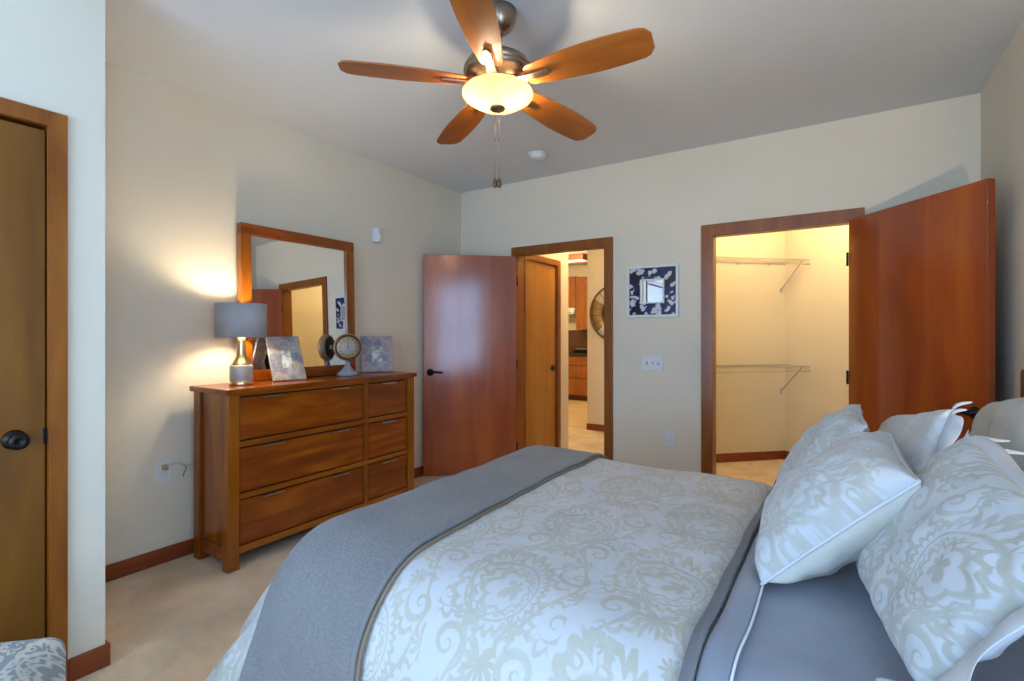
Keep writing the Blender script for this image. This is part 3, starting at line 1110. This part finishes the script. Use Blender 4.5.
for ln, wd, a in ((0.036, 0.0035, 0.02), (0.056, 0.0025, 0.05)):
    bm = new_bm()
    add_prism(bm, [(-wd, -0.008), (wd, -0.008), (0.0006, ln), (-0.0006, ln)], lambda p, q, d: (d, p, q), 0.019, 0.0205)
    h = obj('hand', bm, M['black'], t)
    for v in h.data.vertices:
        v.co = Matrix.Translation((0, 0, zc)) @ Matrix.Rotation(-a, 4, 'X') @ v.co
bm = new_bm()
add_lathe(bm, [(0, -0.026), (0.083, -0.0262), (0.081, -0.030), (0, -0.031)], 48, M=Rc)
bk = obj('back_cover', bm, plain('black_clock_back', (0.02, 0.02, 0.018), 0.6), t)
bm = new_bm()
add_box(bm, (-0.034, -0.016, zc - 0.014), (-0.0305, 0.016, zc + 0.016))
obj('movement_box', bm, M['plastic'], bk)

# ------------------------------------------------------------------ ceiling fan
FC = Vector((-1.266, 1.834, 2.402))
ax = Vector((-0.029, 0.076, 0.9967)).normalized()
ux = (Vector((1, 0, 0)) - ax * ax.x).normalized()
uy = ax.cross(ux)
FM = Matrix(((ux.x, uy.x, ax.x, FC.x), (ux.y, uy.y, ax.y, FC.y), (ux.z, uy.z, ax.z, FC.z), (0, 0, 0, 1)))
fan = thing('ceiling_fan', 'five blade ceiling fan with wooden blades and lit glass bowl', 'ceiling fan')
fan.matrix_world = FM
bm = new_bm()
add_lathe(bm, [(0, 0.220), (0.014, 0.221), (0.020, 0.228), (0.022, 0.238), (0.040, 0.244), (0.056, 0.258), (0.068, 0.280), (0.075, 0.306), (0.077, 0.334), (0, 0.334)], 40)
obj('canopy', bm, M['bronze'], fan)
bm = new_bm()
add_lathe(bm, [(0.0, 0.13), (0.0125, 0.13), (0.0125, 0.2198), (0, 0.2198)], 20)
obj('downrod', bm, M['bronze'], fan)
bm = new_bm()
add_lathe(bm, [(0, 0.128), (0.024, 0.128), (0.030, 0.118), (0.075, 0.110), (0.118, 0.098), (0.124, 0.092), (0.140, 0.084), (0.150, 0.066), (0.152, 0.052), (0.148, 0.050), (0.148, 0.044), (0.150, 0.040), (0.138, 0.026), (0.108, 0.016), (0.104, 0.006), (0.0, 0.006)], 64)
obj('motor_housing', bm, M['bronze'], fan)
bm = new_bm()
add_lathe(bm, [(0, -0.002), (0.070, -0.002), (0.074, -0.012), (0.088, -0.024), (0.092, -0.032), (0.086, -0.034), (0.0, -0.034)], 48)
obj('light_fitter', bm, M['bronze'], fan)

A00 = 0.103
for k in range(5):
    ang = A00 + k * 2 * PI / 5
    Rz = Matrix.Rotation(ang, 4, 'Z')
    pitch = Matrix.Rotation(math.radians(-12), 4, 'X')
    # blade outline, local x along the blade
    r0, r1 = 0.138, 0.67
    top, bot = [], []
    n = 26
    for i in range(n + 1):
        s = i / n
        x = r0 + (r1 - r0) * s
        w = 0.050 + 0.026 * math.sin(s * 0.86 * PI) + 0.006 * s
        e = (1 - s) / 0.09
        if e < 1:
            w *= 0.50 + 0.50 * math.sqrt(max(0, 1 - (1 - e) ** 2))
        if s < 0.04:
            w *= 0.80 + 0.20 * math.sqrt(s / 0.04)
        top.append((x, w))
        bot.append((x, -w))
    poly = top + bot[::-1]
    bm = new_bm()
    add_prism(bm, poly, lambda a, b_, d: (a, b_, d), -0.003, 0.004)
    bmesh.ops.transform(bm, matrix=Matrix.Translation((0, 0, 0.004)) @ pitch, verts=bm.verts)
    bl = obj('blade', bm, M['fanwood'], fan)
    bl.rotation_euler = (0, 0, ang)
    bm = new_bm()
    ip = []
    for i in range(9):
        a = -PI / 2 + PI * i / 8
        ip.append((0.232 + 0.017 * math.cos(a), 0.017 * math.sin(a)))
    ip = [(0.085, -0.026), (0.15, -0.016)] + ip + [(0.15, 0.016), (0.085, 0.026)]
    add_prism(bm, ip, lambda a, b_, d: (a, b_, d - 0.010 * max(0, (0.16 - a)) / 0.075), -0.013, -0.0035, bev=0.0015)
    bmesh.ops.transform(bm, matrix=Matrix.Translation((0, 0, 0.004)) @ pitch, verts=bm.verts)
    ir = obj('blade_iron', bm, M['bronze'], fan)
    ir.rotation_euler = (0, 0, ang)
bowl_m = bpy.data.materials.new('lit_alabaster_glass')
bowl_m.use_nodes = True
nt = bowl_m.node_tree
nt.nodes.remove(nt.nodes['Principled BSDF'])
tr = nt.nodes.new('ShaderNodeBsdfTranslucent')
gl = nt.nodes.new('ShaderNodeBsdfGlossy')
gl.inputs['Roughness'].default_value = 0.15
em = nt.nodes.new('ShaderNodeEmission')
em.inputs['Color'].default_value = (1.0, 0.66, 0.30, 1)
em.inputs['Strength'].default_value = 0.30
nt.links.new(ramp(nt, noise_tex(nt, coords(nt), 9, 3, 0.5, 0.8), [(0.35, (0.36, 0.28, 0.165)), (0.65, (0.45, 0.36, 0.23))]), tr.inputs['Color'])
mx = nt.nodes.new('ShaderNodeMixShader')
mx.inputs[0].default_value = 0.06
nt.links.new(tr.outputs[0], mx.inputs[1])
nt.links.new(gl.outputs[0], mx.inputs[2])
ad = nt.nodes.new('ShaderNodeAddShader')
nt.links.new(mx.outputs[0], ad.inputs[0])
nt.links.new(em.outputs[0], ad.inputs[1])
nt.links.new(ad.outputs[0], nt.nodes['Material Output'].inputs['Surface'])
bm = new_bm()
prof = [(0.146, -0.040), (0.154, -0.044), (0.155, -0.049), (0.148, -0.053), (0.138, -0.061), (0.120, -0.074), (0.098, -0.087), (0.072, -0.097), (0.046, -0.104), (0.022, -0.108), (0.012, -0.109)]
inner = [(max(0.012, q[0] - 0.004), q[1] + 0.003) for q in prof[::-1]]
add_lathe(bm, prof + inner, 64, closed=True)
obj('light_bowl', bm, bowl_m, fan)
bm = new_bm()
add_lathe(bm, [(0, -0.100), (0.030, -0.104), (0.035, -0.110), (0.033, -0.115), (0.020, -0.120), (0.008, -0.123), (0, -0.124)], 32)
obj('finial', bm, M['bronze'], fan)
FI = FM.inverted()
Rf = FC - ax * 0.124
for k, dx in ((0, -0.010), (1, 0.008)):
    base = Rf + Vector((dx * math.cos(YAW), dx * math.sin(YAW), 0))
    bm = new_bm()
    zb = 1.985
    add_tube(bm, [FI @ Vector((base.x, base.y, Rf.z + 0.006)), FI @ Vector((base.x, base.y, zb))], 0.0010, 6)
    bmesh.ops.create_uvsphere(bm, u_segments=8, v_segments=6, radius=0.005, matrix=Matrix.Translation(FI @ Vector((base.x, base.y, 2.155))))
    pc = obj('pull_chain', bm, M['bronze'], fan)
    bm = new_bm()
    add_lathe(bm, [(0, 0.0), (0.006, 0.001), (0.011, 0.012), (0.0095, 0.030), (0.005, 0.042), (0, 0.043)], 16, M=FI @ Matrix.Translation((base.x, base.y, zb - 0.040)))
    obj('pull_fob', bm, plain('dark_wood_fob', (0.11, 0.055, 0.018), 0.4), pc)

# ------------------------------------------------------------------ bed
BX0, BX1, BY0, BY1 = -1.42, 0.61, 0.90, 2.40
bedwood = wood('dark_walnut_bed', (0.02, 0.010, 0.006), (0.04, 0.02, 0.01), (0.06, 0.03, 0.015), 'y', 0.35)
t = thing('bed', 'dark wooden bed frame behind the pillows with low side rails', 'bed', (0, 0, 0))
bm = new_bm()
add_box(bm, (0.615, 0.56, 0.25), (0.670, 2.83, 1.10), 0.008)
obj('headboard', bm, bedwood, t)
for y in (0.56, 2.835):
    bm = new_bm()
    add_box(bm, (0.608, y - 0.035, 0.001), (0.676, y + 0.035, 1.165), 0.012)
    obj('post', bm, bedwood, t)
for y in (BY0 - 0.005, BY1 - 0.025):
    bm = new_bm()
    add_box(bm, (BX0 + 0.05, y, 0.18), (0.607, y + 0.03, 0.32), 0.003)
    obj('side_rail', bm, bedwood, t)
for x in (BX0 + 0.10, 0.0):
    for y in (BY0 + 0.06, BY1 - 0.06):
        bm = new_bm()
        add_box(bm, (x - 0.03, y - 0.03, 0.001), (x + 0.03, y + 0.03, 0.19), 0.004)
        obj('leg', bm, bedwood, t)
bm = new_bm()
add_box(bm, (BX0 + 0.05, BY0 + 0.026, 0.18), (0.607, BY1 - 0.026, 0.22), 0.002)
obj('slat_deck', bm, bedwood, t)
bm = new_bm()
add_box(bm, (-1.33, 0.97, 0.325), (0.60, 2.36, 0.635), 0.09, seg=5)
t = thing('mattress', 'thick mattress under the grey sheet at the pillow end', 'mattress', (0, 0, 0))
obj('mattress_body', bm, plain('white_ticking', (0.7, 0.7, 0.68), 0.9), t, smooth=True)

# cloth that lies over the mattress and falls over its edges
ZT = 0.697


def lump(s, t, f, seed):
    return mnoise.noise(Vector((s * f + seed, t * f + seed * 1.7, seed)))


def drape(s, t, off=0.0, x0=-1.31, y0=1.09, y1=2.27, r=0.24, flare=0.45, zt=ZT, wr=1.0):
    ex = max(0.0, x0 - s)
    ey = max(0.0, y0 - t, t - y1)
    sgn = -1 if t < y0 else 1
    d = math.hypot(ex, ey)
    px, py = max(s, x0), min(max(t, y0), y1)
    puff = 0.012 * lump(s, t, 2.2, 3.1) + 0.006 * lump(s, t, 6.0, 8.3)
    if d < 1e-9:
        return Vector((px, py, zt + off + puff * wr))
    dx, dy = -ex / d, sgn * ey / d
    AM = math.radians(82 - 27 * min(1.0, abs(dx) * 1.5))
    L = r * AM
    if d < L:
        a = d / r
        h, drop = r * math.sin(a), r * (1 - math.cos(a))
        n = (math.sin(a), math.cos(a))
    else:
        q = d - L
        h, drop = r * math.sin(AM) + q * math.cos(AM), r * (1 - math.cos(AM)) + q * math.sin(AM)
        n = (math.sin(AM), math.cos(AM))
        along = s if ey > ex else t
        fold = (0.018 * math.sin(along * 21 + 1.3) + 0.012 * math.sin(along * 37)) * min(1, q / 0.25) * wr
        h += fold
    h += (off + puff * wr) * n[0]
    z = zt - drop + (off + puff * wr) * n[1]
    return Vector((px + dx * h, py + dy * h, z))


def cloth(name, s0, s1, t0, t1, ns, nt_, mat, thick, fn, parent=None, uvscale=1.0):
    bm = new_bm()
    uv = bm.loops.layers.uv.new('cloth')
    P = [[None] * (nt_ + 1) for _ in range(ns + 1)]
    for i in range(ns + 1):
        for j in range(nt_ + 1):
            s, t_ = s0 + (s1 - s0) * i / ns, t0 + (t1 - t0) * j / nt_
            P[i][j] = (bm.verts.new(fn(s, t_)), s, t_)
    for i in range(ns):
        for j in range(nt_):
            q = (P[i][j], P[i + 1][j], P[i + 1][j + 1], P[i][j + 1])
            f = bm.faces.new([a[0] for a in q])
            f.smooth = True
            for lp, a in zip(f.loops, q):
                lp[uv].uv = (a[1] * uvscale, a[2] * uvscale)
    o = obj(name, bm, mat, parent)
    so = o.modifiers.new('thickness', 'SOLIDIFY')
    so.thickness = thick
    so.offset = -1.0
    smooth_mod(o, 1)
    return o


comf_m = damask('ivory_scroll_comforter', (0.52, 0.52, 0.51), (0.44, 0.41, 0.325), 0.33, 0.03, seed=0.17)


def f_comf(s, t):
    p = drape(s, t)
    e = (s + 0.287) / 0.06
    if e > 0:
        p.z -= 0.020 * min(1, e) ** 2
    return p


tag(cloth('comforter', -1.86, -0.222, 0.52, 2.85, 74, 104, comf_m, 0.020, f_comf), 'ivory comforter with tan scroll pattern spread over the bed', 'comforter')

# grey throw across the foot of the bed
thr_m, nt, b = new_mat('grey_crinkle_quilt')
tc = nt.nodes.new('ShaderNodeTexCoord')
mp = nt.nodes.new('ShaderNodeMapping')
mp.inputs['Scale'].default_value = (60, 190, 1)
nt.links.new(tc.outputs['UV'], mp.inputs['Vector'])
q1 = X(nt, noise_tex(nt, mp.outputs['Vector'], 1.0, 2, 0.6, 0.6))
q2 = X(nt, noise_tex(nt, tc.outputs['UV'], 900, 1))
q3 = X(nt, noise_tex(nt, tc.outputs['UV'], 5, 2))
nt.links.new(ramp(nt, (q1 * 0.6 + q3 * 0.4).v, [(0.35, (0.165, 0.158, 0.152)), (0.65, (0.225, 0.215, 0.205))]), b.inputs['Base Color'])
setp(b, Roughness=0.9)
b.inputs['Sheen Weight'].default_value = 0.25
b.inputs['Specular IOR Level'].default_value = 0.15
bump(nt, b, q1 + q2 * 0.1, 0.9, 0.006)


def f_throw(s, t):
    k = (s + 1.455) / 0.45                       # 0 at the foot edge .. 1 at the head edge
    wob = (0.014 * lump(t, 0.0, 2.0, 5.0) - 0.03 * math.sin(min(1, max(0, (t - 0.9) / 1.6)) * PI)) * k
    s2 = s + wob
    e = max(0.0, (k - 0.96) / 0.04)
    return drape(s2, t, 0.021 - 0.004 * e)


th = tag(cloth('throw_blanket', -1.455, -1.005, 0.40, 2.74, 44, 120, thr_m, 0.011, f_throw), 'grey crinkled throw blanket laid across the foot of the bed', 'blanket')
bm = new_bm()
add_tube(bm, [f_throw(-1.004, 0.42 + (2.72 - 0.42) * i / 110) + Vector((0.0, 0, -0.002)) for i in range(111)], 0.008, 8)
obj('hem', bm, thr_m, th)
bm = new_bm()
add_tube(bm, [f_throw(-0.990, 0.55 + (2.70 - 0.55) * i / 110) + Vector((0.0, 0, -0.008)) for i in range(111)], 0.006, 8)
obj('backing_edge', bm, plain('brown_backing', (0.20, 0.15, 0.10), 0.9), th)

# grey sheet at the head of the bed, its top folded back over the comforter
sheet_m, nt, b = new_mat('slate_sateen_sheet')
f = noise_tex(nt, coords(nt), 5, 2)
nt.links.new(ramp(nt, f, [(0.35, (0.20, 0.215, 0.255)), (0.65, (0.235, 0.25, 0.29))]), b.inputs['Base Color'])
setp(b, Roughness=0.55)
b.inputs['Sheen Weight'].default_value = 0.3
bump(nt, b, noise_tex(nt, coords(nt, scale=(2, 1, 1)), 5, 3), 0.35, 0.03)


def f_sheet(s, t): return drape(s, t, -0.004, x0=-9, wr=0.7)


sh = tag(cloth('flat_sheet', -0.215, 0.595, 0.50, 2.80, 36, 90, sheet_m, 0.008, f_sheet), 'slate grey flat sheet covering the head end of the bed', 'sheet')


def f_fold(s, t):
    k = (s + 0.25) / 0.06
    up = 0.012 + 0.012 * math.sin(min(1, max(0, k)) * PI) + 0.004 * lump(s, t, 9, 2)
    return drape(s + 0.010 * lump(0, t, 4, 1.0) + 0.02 * (t - 1.3), t, up, x0=-9)


blk_m = plain('taupe_blanket', (0.17, 0.165, 0.175), 0.9, var=0.05, scale=60, bmp=0.2)
fb = tag(cloth('blanket', -0.250, -0.222, 0.50, 2.80, 8, 90, blk_m, 0.010, lambda s, t: f_fold(s, t) + Vector((0, 0, 0.004))), 'taupe blanket edge between the comforter and the grey sheet', 'blanket')


def f_cuff(s, t): return drape(s + 0.012 * lump(0, t, 3, 4.0) + 0.02 * (t - 1.3), t, 0.010 + 0.010 * math.sin(min(1, max(0, (s + 0.23) / 0.07)) * PI), x0=-9)


cf = cloth('cuff', -0.219, -0.163, 0.50, 2.80, 8, 90, sheet_m, 0.006, f_cuff, parent=sh)
bm = new_bm()
add_tube(bm, [f_cuff(-0.160, 0.52 + 2.26 * i / 100) for i in range(101)], 0.0028, 8)
obj('piping', bm, plain('white_piping', (0.72, 0.72, 0.72), 0.7), sh)
sh.children[-1]['label'] = 'white piping on the folded cuff'

# ------------------------------------------------------------------ pillows
pil_m = damask('ivory_scroll_pillow_sham', (0.52, 0.53, 0.53), (0.41, 0.395, 0.33), 0.26, 0.03, seed=0.55)
pil_m2 = damask('ivory_scroll_pillow_front', (0.52, 0.53, 0.53), (0.445, 0.43, 0.37), 0.28, 0.03, seed=0.31)
pil_m3 = damask('faded_scroll_pillow_sham', (0.58, 0.575, 0.56), (0.53, 0.515, 0.47), 0.26, 0.03, seed=0.85)
lin_w = plain('white_linen', (0.58, 0.585, 0.585), 0.9, var=0.02, bmp=0.15)
oat_m = plain('oatmeal_linen_back', (0.56, 0.54, 0.47), 0.9, var=0.03, bmp=0.2)


def pillow(name, label, A, Bp, C, D, thick, front, back=None, piping=True, group='pillows on the bed', seed=1.0, pin=0.05, pw=0.42, N=30, back_thick=None, zmin=0.719):
    """A,B,C,D: seam corners (bottom-near, top-near, top-far, bottom-far)"""
    A, Bp, C, D = map(Vector, (A, Bp, C, D))
    c = (A + Bp + C + D) / 4
    nrm = ((C - A).cross(D - Bp)).normalized()
    if nrm.dot(Vector((-1, -0.3, 1))) < 0:
        nrm = -nrm
    W_, H_ = (D - A).length, (Bp - A).length
    bt = thick if back_thick is None else back_thick

    def seam(a, b_):
        a2 = a * (1 - pin * (1 - b_ * b_))
        b2 = b_ * (1 - pin * (1 - a * a))
        u, v = (a2 + 1) / 2, (b2 + 1) / 2
        return A * (1 - u) * (1 - v) + D * u * (1 - v) + C * u * v + Bp * (1 - u) * v

    def height(a, b_):
        fa, fb = max(0.0, 1 - a * a), max(0.0, 1 - b_ * b_)
        return (fa * fb) ** pw

    bm = new_bm()
    uv = bm.loops.layers.uv.new('cloth')
    G = [[], []]
    for sd in (0, 1):
        for i in range(N + 1):
            row = []
            for j in range(N + 1):
                a, b_ = math.sin((i / N * 2 - 1) * PI / 2), math.sin((j / N * 2 - 1) * PI / 2)
                edge = i in (0, N) or j in (0, N)
                if sd == 1 and edge:
                    row.append(G[0][i][j])
                    continue
                h = height(a, b_)
                p = seam(a, b_)
                wr = 1 + 0.10 * lump(a * 1.3, b_ * 1.3, 1.1, seed + sd * 5)
                crease = 0.014 * lump(a * 2 + seed, b_ * 2, 1.6, seed * 2 + sd) + 0.008 * lump(a * 4, b_ * 4 + seed, 2.2, seed * 3)
                corner = (a * a * b_ * b_) ** 2
                p = p + nrm * ((thick if sd == 0 else -bt) * h * wr + (crease * min(1, h * 3) if not edge else 0) + 0 * corner)
                p.z = max(p.z, zmin)
                row.append((bm.verts.new(p), (a + 1) / 2 * W_, (b_ + 1) / 2 * H_))
            G[sd].append(row)
    for sd in (0, 1):
        for i in range(N):
            for j in range(N):
                q = (G[sd][i][j], G[sd][i + 1][j], G[sd][i + 1][j + 1], G[sd][i][j + 1])
                f = bm.faces.new([v[0] for v in q])
                f.smooth = True
                f.material_index = sd
                for lp, v in zip(f.loops, q):
                    lp[uv].uv = (v[1], v[2])
    t = thing(name, label, 'pillow', (0, 0, 0), 0, group)
    o = obj('cover', bm, [front, back or front], t)
    smooth_mod(o, 1)
    if piping:
        ring = []
        M_ = 40
        for k in range(M_):
            ring.append(seam(-1, -1 + 2 * k / M_))
        for k in range(M_):
            ring.append(seam(-1 + 2 * k / M_, 1))
        for k in range(M_):
            ring.append(seam(1, 1 - 2 * k / M_))
        for k in range(M_):
            ring.append(seam(1 - 2 * k / M_, -1))
        b2 = new_bm()
        add_tube(b2, ring, 0.0042, 8, closed=True)
        obj('piping', b2, lin_w, t)
    return t, seam, nrm


p1, _, _ = pillow('throw_pillow', 'square scroll pattern pillow with white piping in front of the other pillows',
                  (-0.160, 1.335, 0.712), (0.135, 1.345, 1.000), (0.118, 1.81, 1.020), (-0.165, 1.80, 0.715), 0.115, pil_m2, oat_m, seed=1.3, back_thick=0.098, pw=0.33)
p2, _, _ = pillow('throw_pillow', 'far square scroll pattern pillow partly hidden behind the front one',
                  (-0.170, 1.86, 0.712), (0.062, 1.86, 1.030), (0.055, 2.31, 1.040), (-0.175, 2.31, 0.712), 0.085, pil_m2, oat_m, seed=4.1, back_thick=0.06, pw=0.36)
p4, s4, n4 = pillow('pillow_sham', 'large scroll pattern pillow sham nearest to the viewer on the bed',
                    (0.110, 1.035, 0.735), (0.290, 1.02, 1.005), (0.254, 1.585, 1.068), (0.034, 1.545, 0.720), 0.078, pil_m, lin_w, piping=False, seed=7.7, pin=0.03, pw=0.34, back_thick=0.07)
p3, s3, n3 = pillow('pillow_sham', 'large pale pillow sham with loose ties beyond the front pillow',
                    (0.130, 1.72, 0.720), (0.243, 1.74, 1.110), (0.172, 2.45, 0.985), (0.075, 2.42, 0.720), 0.065, pil_m3, lin_w, piping=False, seed=11.2, pin=0.03, pw=0.34, back_thick=0.06)
p5, _, _ = pillow('bed_pillow', 'plain pale pillow standing against the headboard at the back',
                  (0.40, 1.62, 0.72), (0.46, 1.62, 1.20), (0.43, 2.34, 1.07), (0.385, 2.42, 0.72), 0.085, oat_m, oat_m, piping=False, seed=15.0, pin=0.04, pw=0.36, back_thick=0.075)
p6, _, _ = pillow('bed_pillow', 'white sleeping pillow lying flat under the nearest sham',
                  (0.045, 0.40, 0.742), (0.50, 0.40, 0.742), (0.50, 1.00, 0.742), (0.045, 1.02, 0.742), 0.035, lin_w, lin_w, piping=False, seed=19.0, pin=-0.02, pw=0.28, back_thick=0.03)


def ribbon(parent, pts, w, wdir, name='tie'):
    bm = new_bm()
    pts = [Vector(p) for p in pts]
    wd = Vector(wdir).normalized()
    rows = []
    for i, p in enumerate(pts):
        k = w * (1 - 0.75 * i / (len(pts) - 1))
        rows.append((bm.verts.new(p - wd * k / 2), bm.verts.new(p + wd * k / 2)))
    for a, b_ in zip(rows[:-1], rows[1:]):
        bm.faces.new((a[0], a[1], b_[1], b_[0])).smooth = True
    o = obj(name, bm, lin_w, parent)
    so = o.modifiers.new('thickness', 'SOLIDIFY')
    so.thickness = 0.003
    smooth_mod(o, 2)
    return o


# open flange and ties on the far end of the near sham, ties on the end of the far sham
def flange(parent, seam, u0, out, v0, v1, name='flange'):
    bm = new_bm()
    rows = []
    n = 14
    for i in range(n + 1):
        v = v0 + (v1 - v0) * i / n
        p = seam(u0, v)
        q = p + Vector(out) + Vector((0.010 * math.sin(v * 9), 0.008 * math.sin(v * 7), 0.010 * math.sin(v * 6 + 1)))
        m = (p + q) / 2 + Vector((-0.008, 0, 0.01 * math.sin(v * 11)))
        rows.append([bm.verts.new(x) for x in (p, m, q)])
    for a, b_ in zip(rows[:-1], rows[1:]):
        for k in (0, 1):
            bm.faces.new((a[k], a[k + 1], b_[k + 1], b_[k])).smooth = True
    o = obj(name, bm, lin_w, parent)
    so = o.modifiers.new('thickness', 'SOLIDIFY')
    so.thickness = 0.004
    smooth_mod(o, 2)
    return o


flange(p4, s4, 0.98, (0.0, 0.055, 0.012), -0.75, 1.0)
flange(p4, s4, -0.98, (-0.015, -0.075, 0.0), -0.8, 1.0)
flange(p3, s3, -0.98, (0.012, -0.065, -0.012), -0.3, 1.0)
bm = new_bm()
rows = []
for i in range(15):
    u = 0.99 - 1.95 * i / 14
    p = s4(u, 0.985) + n4 * 0.004
    q = p + Vector((0.050, 0.010, -0.010 + 0.006 * math.sin(i * 0.9)))
    rows.append([bm.verts.new(x) for x in (p, (p + q) / 2 + Vector((0, 0, 0.010)), q)])
for a, b_ in zip(rows[:-1], rows[1:]):
    for k in (0, 1):
        bm.faces.new((a[k], a[k + 1], b_[k + 1], b_[k])).smooth = True
o = obj('hem_band', bm, lin_w, p4)
so = o.modifiers.new('thickness', 'SOLIDIFY')
so.thickness = 0.004
smooth_mod(o, 2)
ribbon(p3, [(0.238, 1.745, 1.105), (0.246, 1.738, 1.122), (0.262, 1.730, 1.130), (0.280, 1.724, 1.134)], 0.022, (0.2, 0.6, 0.6))
ribbon(p3, [(0.240, 1.735, 1.100), (0.254, 1.728, 1.110), (0.270, 1.722, 1.112)], 0.020, (0.2, 0.6, 0.6))
ribbon(p4, [(0.252, 1.585, 1.064), (0.276, 1.592, 1.066), (0.300, 1.588, 1.062), (0.322, 1.580, 1.066)], 0.026, (0.0, 0.8, 0.4))
ribbon(p4, [(0.285, 1.515, 1.052), (0.312, 1.520, 1.052), (0.338, 1.515, 1.050)], 0.024, (0.0, 0.8, 0.4))

# ------------------------------------------------------------------ upholstered stool at the lower left
ott_m = damask('grey_leaf_upholstery', (0.27, 0.29, 0.29), (0.62, 0.60, 0.50), 0.20, 0.10, seed=0.9)
t = thing('upholstered_stool', 'padded stool in grey and cream leaf fabric by the closed door', 'stool', (-1.775, 0.515, 0), math.radians(45))
bm = new_bm()
add_box(bm, (-0.62, -0.46, 0.16), (0.0, 0.0, 0.496), 0.045, seg=5)
uvl = bm.loops.layers.uv.new('cloth')
for f in bm.faces:
    f.smooth = True
    n = f.normal
    for lp in f.loops:
        c = lp.vert.co
        lp[uvl].uv = (c.x + c.y * 0.3, c.y + c.z)
obj('seat', bm, ott_m, t)
for x in (-0.57, -0.05):
    for y in (-0.41, -0.05):
        bm = new_bm()
        add_lathe(bm, [(0, 0.001), (0.016, 0.001), (0.024, 0.16), (0, 0.1605)], 16, M=Matrix.Translation((x, y, 0)))
        obj('leg', bm, bedwood, t)
